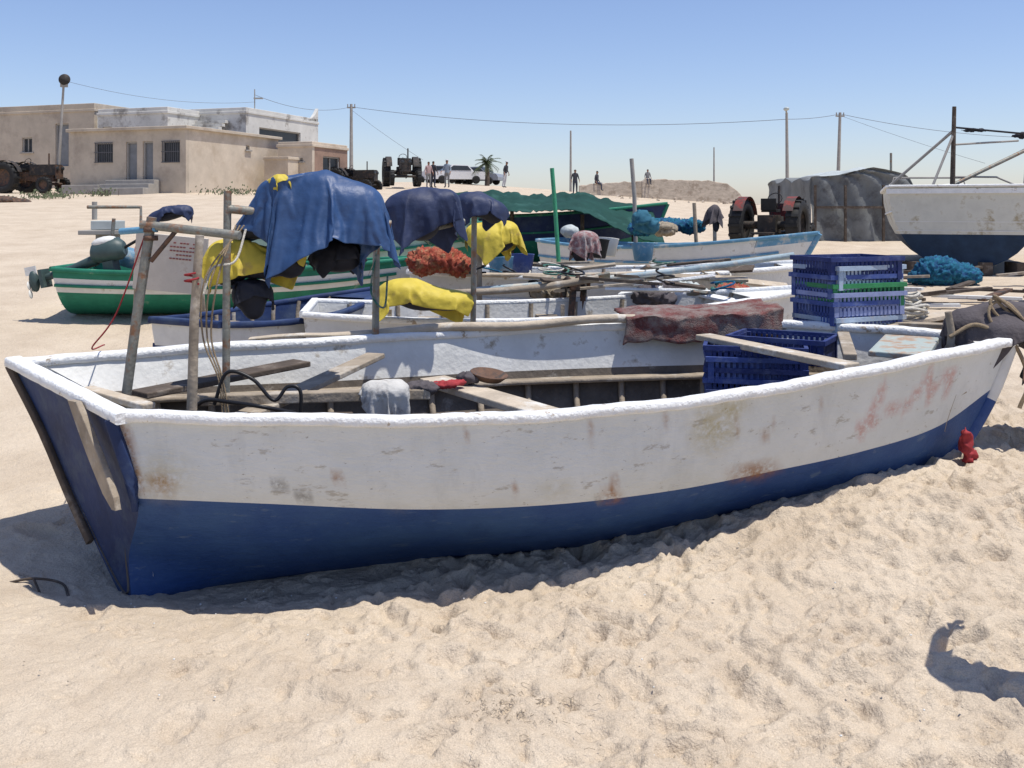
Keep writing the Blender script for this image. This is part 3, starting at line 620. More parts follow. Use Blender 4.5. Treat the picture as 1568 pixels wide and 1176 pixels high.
for k in range(9):
    cx,cy=2.55+.02*math.sin(k*2),6.4+.04*math.cos(k); r=.16-.006*k
    mb.tube([(cx+r*math.cos(t*.35+k),cy+r*.8*math.sin(t*.35+k),1.0+.018*k+.01*math.sin(t+k)) for t in range(19)],.010,ROPEW,6)
mb.build('white_rope_coil')
mb=MB()
plank(mb,(2.1,6.1,.93),(2.9,6.5,1.0),.14,.03,WOODL); plank(mb,(2.2,6.4,.96),(2.8,6.05,.97),.1,.03,WOOD); plank(mb,(2.3,6.6,.9),(3.2,6.4,1.0),.1,.03,WOODD); plank(mb,(1.7,6.35,.90),(2.6,6.2,.90),.2,.03,WOOD)
mb.build('loose_planks',None,.005)
lumpy('red_rag',[((2.42,5.22,.46),(.02,.03,.08)),((2.44,5.22,.38),(.03,.03,.04))],.008,REDP,.05,14,(1.5,1.5,.5),seed=94)
lumpy('blue_net_pile',[((7.4,17,.62),(.4,.3,.25)),((7.8,17,.55),(.35,.3,.18)),((7.1,17,.5),(.2,.2,.15))],.03,NETB,.1,9,seed=95,fine=.03)
lumpy('dark_tarp_heap',[((5.6,16,.5),(.3,.3,.15)),((6.1,18,.6),(.5,.3,.2))],.035,TARPK,.1,6,seed=96)
mb=MB()
for k in range(34):
    a=V((random.uniform(4.5,8.6),random.uniform(14,20),0)); a.z=h(a.x,a.y)+random.uniform(.03,.2)
    plank(mb,a,a+V((random.uniform(.4,1.4),random.uniform(-.6,.6),random.uniform(-.02,.12))),.12,.04,random.choice([WOODD,WOOD,RUST,WHITE,WOODD]))
mb.build('scrap_timber')
# ---------------------------------------------------------------- right beached boat
PLNK=M('planked_white',(.58,.58,.52),.7,.12,3,.3,c2=(.35,.3,.2),c2s=3,c2t=.60)
DKB=M('dark_blue_bottom',(.015,.035,.07),.7,.3,4,.2)
make_boat('beached_trawler',7.0,3.2,1.50,(8.8,19.0,.55),math.radians(67),PLNK,DKB,WHITE,CAP,wl=.42,sheer=.2,tw=.86,rake=.6,thw=(.2,.5),capw=.12)
mb=MB(); MT=Matrix.Translation(V((8.8,19.0,.55)))@Matrix.Rotation(math.radians(67),4,'Z'); mb.M=MT
for z in(.72,.9,1.08,1.26): mb.box((-.09*z-.02,0,z),(.02,2.35+.25*z/1.2,.014),WHITE)
mb.box((-.17,0,1.5),(.1,2.85,.1),CAP)
mb.build('transom_planks')
mb=MB()
X0=8.95
mb.tube([(X0-.05,19.8,1.6),(X0,19.8,3.77)],[.055,.04],WOODD,10)
mb.tube([(X0,19.8,3.3),(7.85,20.6,2.1)],.03,CONC,8); mb.tube([(X0,19.8,3.25),(8.4,19.6,2.1)],.025,CONC,8)
mb.tube([(X0,19.8,2.2),(11.2,20.2,3.2)],.04,PIPE,8); mb.tube([(X0,19.8,3.35),(11.0,20.1,3.2)],.02,HOSE,6)
mb.tube([(X0,19.8,3.0),(10.4,20.1,3.1)],.02,CONC,6); mb.tube([(10.6,20.1,3.25),(10.5,20.1,2.0)],.015,CONC,6)
mb.tube([(X0,19.8,2.35),(9.9,20,2.35),(10.5,20,2.1)],.02,CONC,6)
mb.tube([(7.9,20.5,2.0),(8.0,20.5,2.35),(9.4,20.4,2.35),(9.5,20.4,2.0)],.02,CONC,6)
mb.build('trawler_mast')
lumpy('furled_net',[((10.6,20.15,3.22),(.35,.08,.07),(0,-.1,0)),((9.4,19.9,3.3),(.3,.04,.04))],.025,TARPK,.05,10,seed=99)
mb=MB(); 
for k in range(4): mb.box((7.9+k*.6,19.2-.12*k,.5+.05),(.2,.5,.25),WOODD)
mb.build('keel_blocks',None,.01)
def shelter():
    root=empty('tarp_covered_shelter')
    prof=[(-1.6,0),(-1.62,1.0),(-1.65,1.75),(-1.55,1.92),(-.6,2.0),(.3,2.16),(1.2,2.05),(1.6,1.7),(1.62,1.0),(1.6,0)]
    P=[]
    for k in range(25):
        y=k/24*5.0; sc=1-.02*math.sin(k*1.3)
        P.append([(11.1+x*sc,31+y,.55+z*1.12*(1-.03*math.sin(k*.8))) for x,z in [tuple(q) for q in catm(np.array(prof,float),5)]])
    PP=np.array(P); d=.07*fbm(PP*np.array([1.2,.8,2.5]),101,3); PP[...,2]+=d; PP[...,0]+=d*.7
    mb=MB(); mb.grid([[tuple(q) for q in r] for r in PP],GREY,mf=lambda i,j: GREYL if (17<j<36) else GREY)
    c=PP[0]; n=c.shape[0]; F=[[V(c[i]).lerp(V(c[n-1-i]),t/14)+V((0,-.10*math.sin(t*1.7+i*.5),0)) for t in range(15)] for i in range(n//2+1)]
    mb.grid(F,GREY,True); mb.build('tarp_skin',root)
    mb=MB()
    for x in(9.55,10.5,11.7,12.65): mb.box((x,30.82,1.45),(.07,.07,2.0),WOODD)
    mb.box((11.1,30.78,1.75),(3.1,.05,.08),WOODD)
    mb.tube([(12.2,31.5,2.4),(12.2,31.5,3.5)],.04,PIPE,6)
    mb.build('timber_frame',root)
shelter()
# ---------------------------------------------------------------- tractors
def tractor(loc,yaw,paint,name='farm_tractor',sc=1,hub=None):
    root=empty(name); hub=hub or RUST
    T=Matrix.Translation(V(loc))@Matrix.Rotation(yaw,4,'Z')@Matrix.Scale(sc,4)
    def wheel(mb,c,R,w):
        c=V(c)
        mb.lathe([(R*.55,-w*.35),(R*.62,-w*.5),(R*.9,-w*.5),(R*.97,-w*.38),(R*.97,w*.38),(R*.9,w*.5),(R*.62,w*.5),(R*.55,w*.35)],c,(0,1,0),BLACK)
        for k in range(16):
            a=2*math.pi*k/16; mb.box(c+V((math.cos(a)*R*.98,0,math.sin(a)*R*.98)),(R*.08,w*.95,R*.1),BLACK,Matrix.Rotation(-a,3,'Y'))
        mb.lathe([(0,-w*.1),(R*.2,-w*.15),(R*.5,-w*.05),(R*.56,-w*.3),(R*.56,w*.3),(R*.5,w*.05),(R*.2,w*.15),(0,w*.1)],c,(0,1,0),hub)
    mb=MB();mb.M=T
    for s in(-1,1):
        wheel(mb,(0,s*.78,.72),.72,.36); wheel(mb,(1.95,s*.66,.38),.38,.2)
    mb.build('wheels',root)
    mb=MB();mb.M=T
    mb.box((1.55,0,1.08),(1.35,.48,.5),paint); mb.box((2.24,0,.98),(.06,.5,.62),hub); mb.box((.75,0,.78),(1.8,.36,.36),hub)
    mb.box((.0,0,.75),(.6,.5,.5),hub); mb.tube([(0,-.75,.72),(0,.75,.72)],.11,hub,10); mb.tube([(1.95,-.6,.45),(1.95,.6,.45)],.06,hub,8)
    mb.box((1.5,0,.7),(1.1,.3,.3),hub); mb.tube([(1.6,.15,1.3),(1.6,.15,1.85)],.035,hub,8)
    mb.box((.15,0,1.12),(.42,.42,.08),BLACK); mb.box((-.07,0,1.3),(.07,.42,.32),BLACK)
    mb.tube([(.85,0,1.2),(.6,0,1.45)],.02,hub,6)
    mb.tube([V((.6+.08*math.cos(t*math.pi/8),.2*math.sin(t*math.pi/8),1.46+.16*math.cos(t*math.pi/8))) for t in range(17)],.014,BLACK,6)
    for s in(-1,1):
        P=[[(math.cos(a)*.8,s*(.6+yy),.72+math.sin(a)*.8) for yy in(-.06,.0,.2,.22)] for a in [math.radians(20+k*13) for k in range(11)]]
        mb.grid(P,paint,True); mb.lathe([(0,.0),(.08,.0),(.09,.07),(0,.08)],(2.25,s*.18,1.15),(1,0,0),GLASS,12)
    mb.box((-.5,0,.5),(.5,.6,.06),hub); mb.tube([(-.3,-.3,.5),(-.8,-.3,.45)],.03,hub,6); mb.tube([(-.3,.3,.5),(-.8,.3,.45)],.03,hub,6)
    mb.build('chassis',root,.012)
tractor((7.15,27.2,h(7.15,27.2)),math.radians(60),REDT,hub=DARKM)
tractor((-22.8,45,h(-23.2,45)-.05),math.radians(-12),DARKM,sc=1.0)
tractor((-6.2,55,h(-6.2,55)+.05),math.radians(-78),DARKM,sc=1.1,hub=DARKM)
tractor((-8.6,49.5,h(-8.6,49.5)-.1),math.radians(-20),DARKM,sc=.85,hub=DARKM)
# ---------------------------------------------------------------- buildings
def wallface(mb,L,z0,z1,th,ops,m,T):
    old=mb.M; mb.M=T
    xsn=sorted({0,L,*[o[0] for o in ops],*[o[1] for o in ops]}); zs=sorted({z0,z1,*[o[2] for o in ops],*[o[3] for o in ops]})
    for a,b in zip(xsn[:-1],xsn[1:]):
        for c,d in zip(zs[:-1],zs[1:]):
            if any(o[0]<=(a+b)/2<=o[1] and o[2]<=(c+d)/2<=o[3] for o in ops): continue
            mb.box(((a+b)/2,th/2,(c+d)/2),(b-a,th,d-c),m)
    mb.M=old
def building(name,corner,ang,w,d,z0,z1,mf,mr,ops_front=(),ops_right=(),roof=.25,parapet=.0,roofm=None):
    """corner = near corner (right end of front face). front runs to the left, right face runs back"""
    root=empty(name); R=Matrix.Rotation(ang,4,'Z'); C=Matrix.Translation(V((corner[0],corner[1],0)))
    TF=C@R@Matrix.Translation(V((-w,0,0)))
    mb=MB(); wallface(mb,w,z0-1.2,z1,.22,[o[:4] for o in ops_front],mf,TF)
    mb.build('front_wall',root)
    mb=MB(); wallface(mb,d-.22,z0-1.2,z1,.22,[o[:4] for o in ops_right],mr,C@R@Matrix.Translation(V((0,.222,0)))@Matrix.Rotation(math.pi/2,4,'Z'))
    mb.build('side_wall',root)
    mb=MB(); mb.M=TF; mb.box((.11,d/2+.1,(z0-1.2+z1)/2),(.22,d-.24,z1-z0+1.2),mr); mb.box((w/2,d-.0,(z0-1.2+z1)/2),(w-.5,.22,z1-z0+1.2),mr)
    mb.build('back_walls',root)
    mb=MB(); mb.M=TF; mb.box((w/2,d/2,z1+.06),(w+roof*2,d+roof*2,.14),roofm or mf)
    if parapet:
        for (c,s) in(((w/2,.1,0),(w,.2)),((w/2,d-.1,0),(w,.2)),((.1,d/2,0),(.2,d-.42)),((w-.1,d/2,0),(.2,d-.42))):
            mb.box((c[0],c[1],z1+.132+parapet/2),(s[0],s[1],parapet),mf)
    mb.build('roof',root,.02)
    mb=MB()
    for T,ops in((TF,ops_front),(C@R@Matrix.Translation(V((0,.222,0)))@Matrix.Rotation(math.pi/2,4,'Z'),ops_right)):
        mb.M=T
        for o in ops:
            a,b,c,e=o[:4]; kind=o[4]
            mb.box(((a+b)/2,.17,(c+e)/2),(b-a,.03,e-c),DOORM if kind=='d' else GLASS)
            fm=CONC
            for xx in(a+.035,b-.035): mb.box((xx,.11,(c+e)/2),(.07,.08,e-c),fm)
            mb.box(((a+b)/2,.11,e-.035),(b-a-.14,.08,.07),fm)
            if kind=='w':
                mb.box(((a+b)/2,-.03,c-.04),(b-a+.2,.12,.07),fm); mb.box(((a+b)/2,.12,(c+e)/2),(.05,.05,e-c-.07),fm)
            if kind=='g':
                for k in range(8): mb.tube([(a+.08+k*(b-a-.16)/7,-.04,c),(a+.08+k*(b-a-.16)/7,-.04,e)],.014,IRON,5)
                for zz in(c+.02,(c+e)/2,e-.02): mb.box(((a+b)/2,-.04,zz),(b-a,.02,.03),IRON)
    mb.build('windows_and_doors',root)
    return root,TF
ang=math.radians(-19)
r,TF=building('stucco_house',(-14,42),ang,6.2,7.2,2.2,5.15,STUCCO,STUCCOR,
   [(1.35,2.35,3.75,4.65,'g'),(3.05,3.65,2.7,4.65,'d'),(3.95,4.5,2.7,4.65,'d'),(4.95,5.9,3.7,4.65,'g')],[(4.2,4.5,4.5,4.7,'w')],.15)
mb=MB();mb.M=TF
for k in range(3): mb.box((3.6,-.25-.35*k,2.62-.18*k),(2.6,.36,.18+.5),CONC)
mb.box((1.2,-.5,2.55),(2.0,.5,.4),CONC); mb.build('doorstep',r,.02)
r,TF=building('upper_stucco_house',(-14.0,51.5),ang,6.6,7.4,3.5,6.75,STUCCOW,STUCCOW,[(.6,1.4,5.2,6.0,'w')],[(1.0,5.2,5.3,6.1,'o')],.05,.18)
mb=MB();mb.M=TF
for k in range(5): mb.box((4.6,-.2-.28*k,6.3-.2*k),(1.9,.28,.16),STUCCOW)
mb.build('roof_stairs',r,.01)
mb=MB();mb.M=TF
P=[]
for k in range(9):
    t=k/8; P.append([(6.4,7.4-1.1*t,6.9),(6.6,7.4-1.1*t,6.9),(6.6,7.4-1.1*t,6.95+.75*(1-t)**2),(6.4,7.4-1.1*t,6.95+.75*(1-t)**2)])
mb.grid(P,STUCCOW,False,cu=True); mb.add(P[0],[(0,1,2,3)],STUCCOW); mb.build('parapet_horn',r)
building('low_outbuilding',(-9.6,47.0),ang,1.9,3.5,2.4,4.7,STUCCOR,M('brown_stucco',(.30,.20,.15),.95,.2,2,.2),[(1.2,1.4,4.0,4.15,'w')],[(.8,2.5,3.5,4.3,'w')],.06,.12)
building('low_outbuilding',(-10.6,46.3),ang,1.3,2.2,2.2,4.05,STUCCOR,STUCCOR,[],[],.05)
building('old_house',(-22.2,52),ang,9.5,7,3.6,6.9,STUCCO,STUCCOW,[(6.9,7.8,4.0,6.3,'d'),(4.6,5.3,4.8,5.6,'w')],[],.06,.3)
building('old_house',(-17.6,50),ang,4.4,5,3.6,6.6,STUCCOW,STUCCOW,[(.3,.9,4.6,6.0,'w')],[],.06,.2)
building('old_house',(-28.5,58),ang,9.5,7,3.8,7.1,M('pale_stucco',(.55,.50,.40),.95,.15,1,.2),STUCCOW,[(3.9,5.3,4.9,5.9,'w')],[],.06,.25)
mb=MB(); mb.tube([(-14.2,54,6.9),(-14.2,54,8.3)],.03,CONC,6); mb.box((-14.0,54,7.8),(.5,.1,.08),CONC); mb.build('roof_antenna')
# ---------------------------------------------------------------- ruined walls
def ruin(name,x0,x1,y,ztops,th=.5):
    mb=MB();n=80
    xsn=np.linspace(x0,x1,n); tz=np.interp(xsn,*zip(*ztops))+.04*np.round(fbm(np.stack([xsn*3,xsn*0,xsn*0],-1),111,2)*2)/2
    rows=[]
    for x,t in zip(xsn,tz):
        b=h(x,y)-.6; rows.append([(x,y-.16,b),(x,y-.07,(b+t)/2),(x,y,t-.03),(x,y+.04,t),(x,y+th,t),(x,y+th,b)])
    mb.grid(rows,STONE,False); mb.add(rows[0],[(0,1,2,3,4,5)],STONE); mb.add(rows[-1],[(0,1,2,3,4,5)],STONE)
    mb.build(name,None)
ruin('ruined_stone_wall',8.0,14.6,60,[(8,3.4),(8.2,3.55),(12,3.45),(13.2,3.25),(13.9,2.7),(14.6,1.9)])
ruin('ruined_stone_wall',4.2,8.2,61,[(4.2,3.15),(5,3.3),(7,3.4),(8.2,3.45)])
ruin('ruined_stone_wall',17.0,20.5,62,[(17,2.5),(17.2,3.0),(18.5,3.0),(20.5,2.7)])
mb=MB()
for k in range(40):
    x=random.uniform(4,18);y=random.uniform(56,59.5);s=random.uniform(.08,.2)
    mb.box((x,y,h(x,y)+s*.1),(s*1.5,s,s*.8),STONE,(random.random()*3,random.random()*3,random.random()*3))
mb.build('stone_rubble')
# ---------------------------------------------------------------- poles and wires
def upole(name,x,y,z1,r=.11,arm=None,lean=0):
    mb=MB(); z0=h(x,y)-.4; mb.tube([(x,y,z0),(x+lean,y,z1)],[r*1.3,r*.8],CONC,10)
    if arm:
        mb.box((x+lean,y,z1-.25),(arm,.1,.1),CONC)
        for s in(-1,0,1): mb.tube([(x+lean+s*arm*.42,y,z1-.2),(x+lean+s*arm*.42,y,z1)],.04,CONC,6)
    mb.build(name)
upole('utility_pole',-11.5,70,9.2,.12,.6)
upole('utility_pole',4.5,75,7.7,.08)
upole('utility_pole',22.6,68,8.4,.12,.6,.2)
upole('utility_pole',12.8,62,5.6,.05)
mb=MB(); mb.tube([(16.9,60,1.5),(16.84,60,7.6)],[.13,.08],CONC,10); mb.tube([(16.84,60,7.5),(16.75,59.8,7.75),(16.6,59.4,7.8)],.05,CONC,8); mb.ell((16.6,59.2,7.75),(.16,.35,.12),GREYL); mb.build('street_lamp')
mb=MB(); mb.tube([(-20.9,45,2.8),(-20.6,45,7.75)],[.08,.05],CONC,8); mb.lathe([(0,.05),(.22,.03),(.26,-.05),(.24,-.07),(0,-.02)],(-20.55,44.9,7.65),(.2,-1,.1),DARKM,20); mb.box((-20.6,45,7.4),(.3,.15,.2),CONC); mb.build('loudspeaker_pole')
def wire(a,b,sag,mb,r=.016): 
    a=V(a);b=V(b); mb.tube([a.lerp(b,t/20)-V((0,0,sag*4*(t/20)*(1-t/20))) for t in range(21)],r,IRON,5,False)
mb=MB(); wire((-11.5,70,9.0),(16.84,60,7.2),.75,mb); wire((16.84,60,7.2),(22.8,68,8.3),.1,mb); wire((22.8,68,8.3),(45,70,7.0),.8,mb); wire((22.8,68,8.2),(29,60,4.5),.1,mb,.01)
wire((-20.6,45,7.6),(-14.2,54,7.6),.4,mb,.008); wire((-14.2,54,8.0),(-11.5,70,9.0),.5,mb,.012); wire((-11.5,70,8.8),(-6,66,5),.1,mb,.01)
mb.build('power_line')
# ---------------------------------------------------------------- palm, shrub
mb=MB(); px,py=-1.85,72; pz=h(px,py)+.25
mb.tube([(px,py,pz-.8),(px+.05,py,pz+.7),(px,py,pz+1.4)],[.2,.16,.14],WOODD,8)
for k in range(40):
    a=random.uniform(0,2*math.pi); up=random.uniform(-.3,1.25); L=random.uniform(.9,1.35)
    d=V((math.cos(a)*math.cos(up),math.sin(a)*math.cos(up),math.sin(up)))
    pts=[V((px,py,pz+1.4))+d*L*t/7-V((0,0,.5*(t/7)**2)) for t in range(8)]
    mb.tube(pts,.012,LEAF,4,False)
    for t in range(1,8):
        p=pts[t]; dd=(pts[t]-pts[t-1]).normalized(); sd=dd.cross(V((0,0,1))).normalized()
        for s in(-1,1):
            for q in(0,.5):
                pp=p-dd*q*L/7; e=pp+sd*s*.26*(1-.4*t/8)+dd*.16-V((0,0,.08)); mb.add([pp-dd*.015,pp+dd*.03,e],[(0,1,2)],LEAF)
mb.build('palm_tree')
def shrub(cx,cy,sx,sy,n):
    mb=MB()
    for k in range(n):
        x=cx+random.gauss(0,sx);y=cy+random.gauss(0,sy);z=h(x,y)+abs(random.gauss(0,.13)); a=random.random()*6.3;l=.08
        mb.add([(x,y,z),(x+l*math.cos(a),y+l*math.sin(a),z+.05),(x+l*.5*math.cos(a+1),y+.03,z+.10)],[(0,1,2)],SHRUB)
    for k in range(20):
        x=cx+random.gauss(0,sx*.8);y=cy+random.gauss(0,sy*.8); mb.tube([(x,y,h(x,y)),(x+random.uniform(-.2,.2),y,h(x,y)+.25)],.01,WOODD,4)
    mb.build('desert_shrub')
shrub(-17.5,37,.4,.9,260); shrub(-11.8,41.5,.7,.4,170); shrub(-16.6,39.5,.3,.3,80)
lumpy('red_net_pile',[((-17.2,33,h(-17.2,33)+.05),(.6,.3,.15)),((-16.6,33,h(-16.6,33)),(.4,.2,.1))],.05,RUST,.1,6,seed=120)
# ---------------------------------------------------------------- cars
def car(loc,yaw,paint,name='parked_car'):
    root=empty(name); T=Matrix.Translation(V(loc))@Matrix.Rotation(yaw,4,'Z')
    mb=MB();mb.M=T
    prof=[(-2.1,.35),(-2.1,.85),(-1.9,.95),(-1.1,.98),(-.7,1.42),(.5,1.45),(1.15,.98),(1.95,.85),(2.1,.6),(2.1,.35)]
    P=[]
    for y,sx,sz in((-.8,1,1),(-.84,1,.97),(.84,1,.97),(.8,1,1)):
        P.append([(x,y*(1 if z<1.1 else .85),z) for x,z in prof])
    mb.grid(P,paint,False); mb.add(P[0],[tuple(range(10))],paint); mb.add(P[-1],[tuple(range(10))],paint)
    mb.build('body',root,.05)
    mb=MB();mb.M=T
    for s in(-1,1):
        mb.add([(-.95,s*.82,1.02),(-.66,s*.74,1.36),(.45,s*.74,1.38),(.95,s*.82,1.02)],[(0,1,2,3)],GLASS)
        for x in(-1.3,1.35):
            mb.lathe([(0,-.1),(.2,-.1),(.3,-.09),(.32,0),(.3,.09),(.2,.1),(0,.1)],(x,s*.78,.32),(0,1,0),BLACK,18)
    mb.add([(.58,-.66,1.42),(.58,.66,1.42),(1.14,.76,1.04),(1.14,-.76,1.04)],[(0,1,2,3)],GLASS)
    mb.build('wheels_and_glass',root)
car((-4.2,74,h(-4.2,74)),math.radians(200),CARW); car((-2.8,78,h(-2.8,78)),math.radians(-20),CARG); car((-5.6,77,h(-5.6,77)),math.radians(160),CARW)
# ---------------------------------------------------------------- people
def person(loc,yaw,shirt,pants,Ht=1.75,arms=((.06,-.1),(.06,-.1)),lean=0,name='standing_man',cap=None,sit=False):
    root=empty(name); k=Ht/1.75
    J={'pel':((0,0,.96),.135),'sp':((0,0,1.12),.125),'ch':((0,.0,1.32),.145),'nk':((0,0,1.49),.055),'h0':((0,-.015,1.58),.075),'h1':((0,-.01,1.68),.085),'h2':((0,0,1.73),.05)}
    E=[('pel','sp'),('sp','ch'),('ch','nk'),('nk','h0'),('h0','h1'),('h1','h2')]
    for s,n in((-1,'l'),(1,'r')):
        ox,oy=arms[0 if s<0 else 1]
        J['sh'+n]=((s*.17,0,1.42),.062); J['el'+n]=((s*(.22+ox*.5),.02,1.15),.045); J['wr'+n]=((s*(.22+ox),oy,.92+abs(oy)*.6),.028); J['hd'+n]=((s*(.22+ox),oy-.02,.86+abs(oy)*.6),.034)
        J['hp'+n]=((s*.09,0,.90),.10)
        if sit:
            J['kn'+n]=((s*.13,-.42,.86),.065); J['an'+n]=((s*.13,-.45,.45),.045); J['to'+n]=((s*.13,-.6,.42),.035)
        else:
            J['kn'+n]=((s*.11,-.02,.50),.065); J['an'+n]=((s*.12,.02,.09),.045); J['to'+n]=((s*.14,-.14,.04),.035)
        E+=[('ch','sh'+n),('sh'+n,'el'+n),('el'+n,'wr'+n),('wr'+n,'hd'+n),('pel','hp'+n),('hp'+n,'kn'+n),('kn'+n,'an'+n),('an'+n,'to'+n)]
    names=list(J); vs=[J[a][0] for a in names]; me=bpy.data.meshes.new('body'); me.from_pydata(vs,[(names.index(a),names.index(b)) for a,b in E],[])
    o=bpy.data.objects.new('body',me); scene.collection.objects.link(o); sk=o.modifiers.new('s','SKIN'); sk.use_smooth_shade=True
    for i,a in enumerate(names):
        r=J[a][1]; sv=me.skin_vertices[0].data[i]; sv.radius=(r*(1.25 if a in('pel','sp','ch') else 1),r*(.8 if a in('pel','sp','ch') else 1)); sv.use_root=(a=='pel')
    ss=o.modifiers.new('u','SUBSURF'); ss.levels=2; ss.render_levels=2
    m2=evalmesh(o); o.modifiers.clear(); o.data=m2
    m2.materials.clear()
    for m in(shirt,pants,SKIN,HAIR,BLACK): m2.materials.append(m)
    hz=[J['wrl'][0][2],J['wrr'][0][2]]
    for f in m2.polygons:
        c=f.center; a=0
        if c.z<.95 and abs(c.x)<.21: a=1
        if c.z<.1 and not sit: a=4
        if c.z>1.50: a=2
        if c.z>1.66 or (c.z>1.56 and c.y>.03): a=3
        if abs(c.x)>.19 and c.z<hz[0 if c.x<0 else 1]+.06 and not(sit and c.y<-.3): a=2
        f.material_index=a; f.use_smooth=True
    T=Matrix.Translation(V(loc))@Matrix.Rotation(yaw,4,'Z')@Matrix.Rotation(lean,4,'X')@Matrix.Scale(k,4)
    m2.transform(T); o.parent=root
    mb=MB();mb.M=T
    for s,n in((-1,'l'),(1,'r')):
        p=V(J['hd'+n][0])
        for f in range(4): mb.tube([p+V((0,-.03+.02*f,-.02)),p+V((s*-.005,-.034+.021*f,-.065)),p+V((-s*.02,-.034+.02*f,-.095-(.012 if f in(1,2) else 0)))],[.010,.009,.007],SKIN,6)
        mb.tube([p+V((0,-.03,.0)),p+V((-s*.02,-.06,-.03)),p+V((-s*.025,-.065,-.055))],[.012,.010,.008],SKIN,6)
        mb.ell((s*.082,-.01,1.64),(.012,.02,.03),SKIN,n=8); mb.ell((s*.03,-.085,1.655),(.012,.008,.008),HAIR,n=8)
    mb.ell((0,-.098,1.625),(.012,.018,.024),SKIN,n=8); mb.box((0,-.088,1.585),(.045,.008,.008),REDP)
    if cap: mb.ell((0,0,1.735),(.10,.11,.05),cap,n=12); mb.box((0,-.11,1.715),(.14,.12,.012),cap)
    mb.build('hands_and_face',root)
SHW=M('white_shirt',(.55,.56,.58),.9,.1,6,.1); SHD=M('dark_shirt',(.05,.05,.06),.9); SHP=M('pink_shirt',(.4,.28,.27),.9); SHB=M('grey_blue_shirt',(.25,.30,.36),.9)
PN=M('dark_trousers_cloth',(.05,.055,.08),.9); PG=M('grey_trousers_cloth',(.2,.2,.2),.9)
person((-4.05,61,h(-4.05,61)),math.radians(-20),SHB,PG,cap=SHW,arms=((.12,-.15),(.05,-.1)))
person((-5.2,61,h(-5.2,61)),math.radians(30),SHP,PG,1.65)
person((-4.95,61.5,h(-4.95,61.5)),math.radians(150),SHD,PN,1.7)
person((-.55,63,h(-.55,63)+.1),math.radians(60),SHD,SHW,1.7,lean=.15,cap=SHW)
person((5.25,61.2,2.5),math.radians(60),SHD,PN,1.6,sit=True,lean=.05,name='sitting_man')
person((4.0,62,h(4,62)),math.radians(10),SHD,PN,1.6)
person((8.35,60.2,2.9),math.radians(10),PG,PN,1.25,sit=True,name='sitting_man')
person((2.10,3.28,h(2.10,3.28)),math.radians(150),SHB,PN,1.78,arms=((.03,-.05),(.10,-.25)))  # unseen man added right of the frame for the shadow he casts into view
# ---------------------------------------------------------------- left side: outboard, winch table, board
def outboard(name,T):
    mb=MB();mb.M=T
    D=M('outboard_grey',(.05,.08,.08),.45,.15,8,.05)
    P=[]
    for x,w,hh in((-.2,.06,.08),(-.16,.13,.14),(0,.15,.17),(.14,.14,.16),(.2,.08,.1)):
        P.append([(x,w*math.cos(a),hh*math.sin(a)*(1 if math.sin(a)>0 else .7)) for a in [2*math.pi*k/14 for k in range(14)]])
    mb.grid(P,D,True,cu=True); mb.add(P[0],[tuple(range(14))],GREYL); mb.add(P[-1],[tuple(range(14))],D)
    mb.ell((-.02,0,.13),(.16,.11,.07),WHITE)
    mb.tube([(-.15,0,-.05),(-.45,0,-.1),(-.85,0,-.14)],[.07,.05,.04],D,10); mb.box((-.8,0,-.14),(.04,.22,.22),D)
    mb.ell((-.93,0,-.15),(.06,.05,.13),D); mb.box((-.95,0,-.02),(.13,.02,.10),WHITE)
    for k in range(3):
        a=k*2.09; mb.ell((-.99,.06*math.cos(a),-.24+.06*math.sin(a)),(.012,.03+.03*abs(math.cos(a)),.03+.03*abs(math.sin(a))),WHITE,n=8)
    mb.box((.0,0,-.2),(.12,.2,.2),D); mb.tube([(.2,0,.02),(.5,0,.12)],.018,BLACK,6)
    mb.build(name,None,.006)
outboard('outboard_motor',Matrix.Translation(V((-4.06,9.85,1.26)))@Matrix.Rotation(math.radians(-12),4,'Y')@Matrix.Scale(.85,4))
mb=MB()
mb.box((-4.55,10.9,1.44),(.4,.4,.05),CONC); mb.box((-4.5,10.9,1.30),(.2,.2,.25),CONC); mb.box((-4.5,10.9,1.52),(.28,.26,.10),GREYL); mb.tube([(-4.65,10.9,1.58),(-4.65,10.9,1.78)],.03,CONC,8)
mb.tube([(-4.6,10.6,1.72),(-4.02,10.6,1.72),(-4.02,10.6,1.35)],.02,PIPE,8); mb.tube([(-4.5,10.9,1.2),(-4.5,10.9,.7)],.06,PIPE,8)
mb.tube([(-4.15,10.2,1.6),(-4.2,10.2,1.1)],.02,PIPE,8)
mb.build('deck_winch',None,.008)
mb=MB()
BD=M('painted_board_face',(.55,.50,.43),.8,.1,5,.1,c2=(.35,.25,.18),c2s=5,c2t=.66)
RB=Euler((.1,.1,.05)).to_matrix(); CBD2=V((-3.0,8.6,1.22)); mb.box(CBD2,(.62,.03,.5),BD,RB)
INK=M('board_ink',(.25,.08,.07),.8)
for r_ in range(5):
    for c_ in range(9):
        if random.random()<.85: mb.box(CBD2+RB@V((.0+c_*.028,-.018,.19-.035*r_)),(.02,.006,.011),INK,RB)
for k in range(4): mb.box(CBD2+RB@V((.22+.02*k,-.018,-.06+.02*(k%2))),(.015,.006,.03),REDP,RB)
mb.tube([(-3.3,8.65,1.4),(-3.4,8.8,.6)],.02,WOOD,6); mb.tube([(-2.75,8.65,1.1),(-2.75,8.8,.5)],.02,WOOD,6); mb.build('painted_board')
for k,(x,c) in enumerate(((-4.0,LBLUE),(-3.85,REDP))):
    mb=MB(); mb.lathe([(0,0),(.1,0),(.13,.18),(.1,.18),(.08,.02),(0,.02)],(x,10.2,1.1),(.3,0,1),c); mb.build('plastic_bucket')
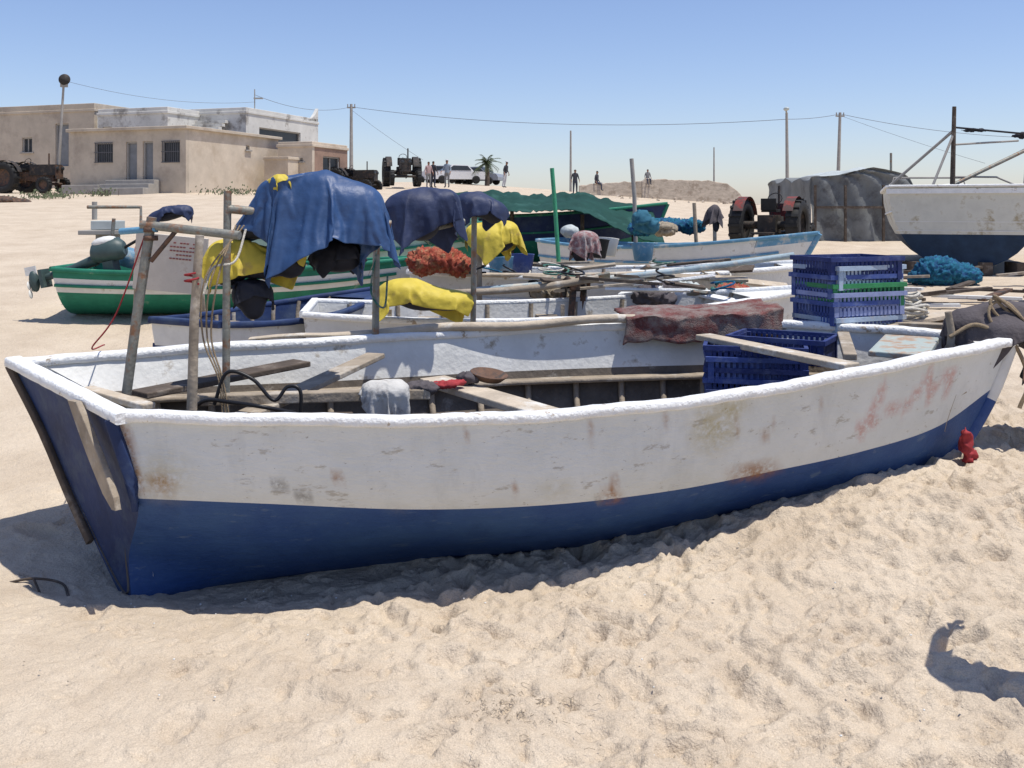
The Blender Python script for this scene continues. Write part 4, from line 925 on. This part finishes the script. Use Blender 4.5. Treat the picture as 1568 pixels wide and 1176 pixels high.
# ---------------------------------------------------------------- foreground seaweed + shells
DRY=M('dry_seaweed',(.30,.25,.19),.9,.4,30,.2)
mb=MB()
for k in range(170):
    x=random.gauss(.02,.10);y=random.gauss(3.28,.07)
    z=h(x,y)+.012; a=random.random()*6.3;l=random.uniform(.01,.035)
    mb.tube([(x,y,z),(x+l*math.cos(a)*.5,y+l*math.sin(a)*.5,z+random.uniform(.002,.010)),(x+l*math.cos(a+.5),y+l*math.sin(a+.5),z)],.0009,DRY,4,False)
mb.build('dry_seaweed')
mb=MB()
for k in range(90):
    x=random.uniform(-2,2.6);y=random.uniform(2.8,4.6); mb.ell((x,y,h(x,y)+.008),(random.uniform(.003,.006),.005,.003),random.choice([WHITE,WOODL]),n=6)
mb.build('shell_fragments')
mb=MB()
mb.tube(bez([(-2.35,4.55,-.04),(-2.2,4.5,.0),(-2.08,4.52,-.03),(-2.0,4.42,-.06)]),.006,WOODD,6); mb.tube([(-2.2,4.5,.0),(-2.1,4.38,-.05)],.005,WOODD,6)
mb.build('driftwood_twig')
# ---------------------------------------------------------------- light, sky, camera
sv=V((.27,-.10,.955)).normalized()
w=bpy.data.worlds.new('World'); scene.world=w; w.use_nodes=True; nt=w.node_tree
sky=nt.nodes.new('ShaderNodeTexSky'); sky.sky_type='NISHITA'; sky.sun_disc=False; sky.sun_elevation=math.asin(sv.z); sky.sun_rotation=math.atan2(sv.x,sv.y)
sky.air_density=1.0; sky.dust_density=.5; sky.ozone_density=3.0; sky.altitude=0
gm=nt.nodes.new('ShaderNodeMix'); gm.data_type='RGBA'; gm.blend_type='MULTIPLY'; gm.inputs[0].default_value=1; gm.inputs[7].default_value=(1.0,.96,1.08,1)
nt.links.new(sky.outputs[0],gm.inputs[6])
bg=nt.nodes['Background']; bg.inputs[1].default_value=.135; nt.links.new(gm.outputs[2],bg.inputs[0])
ld=bpy.data.lights.new('sun','SUN'); ld.energy=4.8; ld.angle=math.radians(.5); ld.color=(1,.95,.87)
lo=bpy.data.objects.new('sun',ld); scene.collection.objects.link(lo); lo.rotation_euler=sv.to_track_quat('Z','Y').to_euler()
cd=bpy.data.cameras.new('camera'); cd.lens=34.4; cd.sensor_width=36; cd.shift_y=-.171; cd.clip_end=2000
cam=bpy.data.objects.new('camera',cd); scene.collection.objects.link(cam); cam.location=(0,0,1.7); cam.rotation_euler=(math.radians(90),0,0); scene.camera=cam
scene.view_settings.view_transform='Standard'; scene.view_settings.look='None'; scene.view_settings.exposure=0
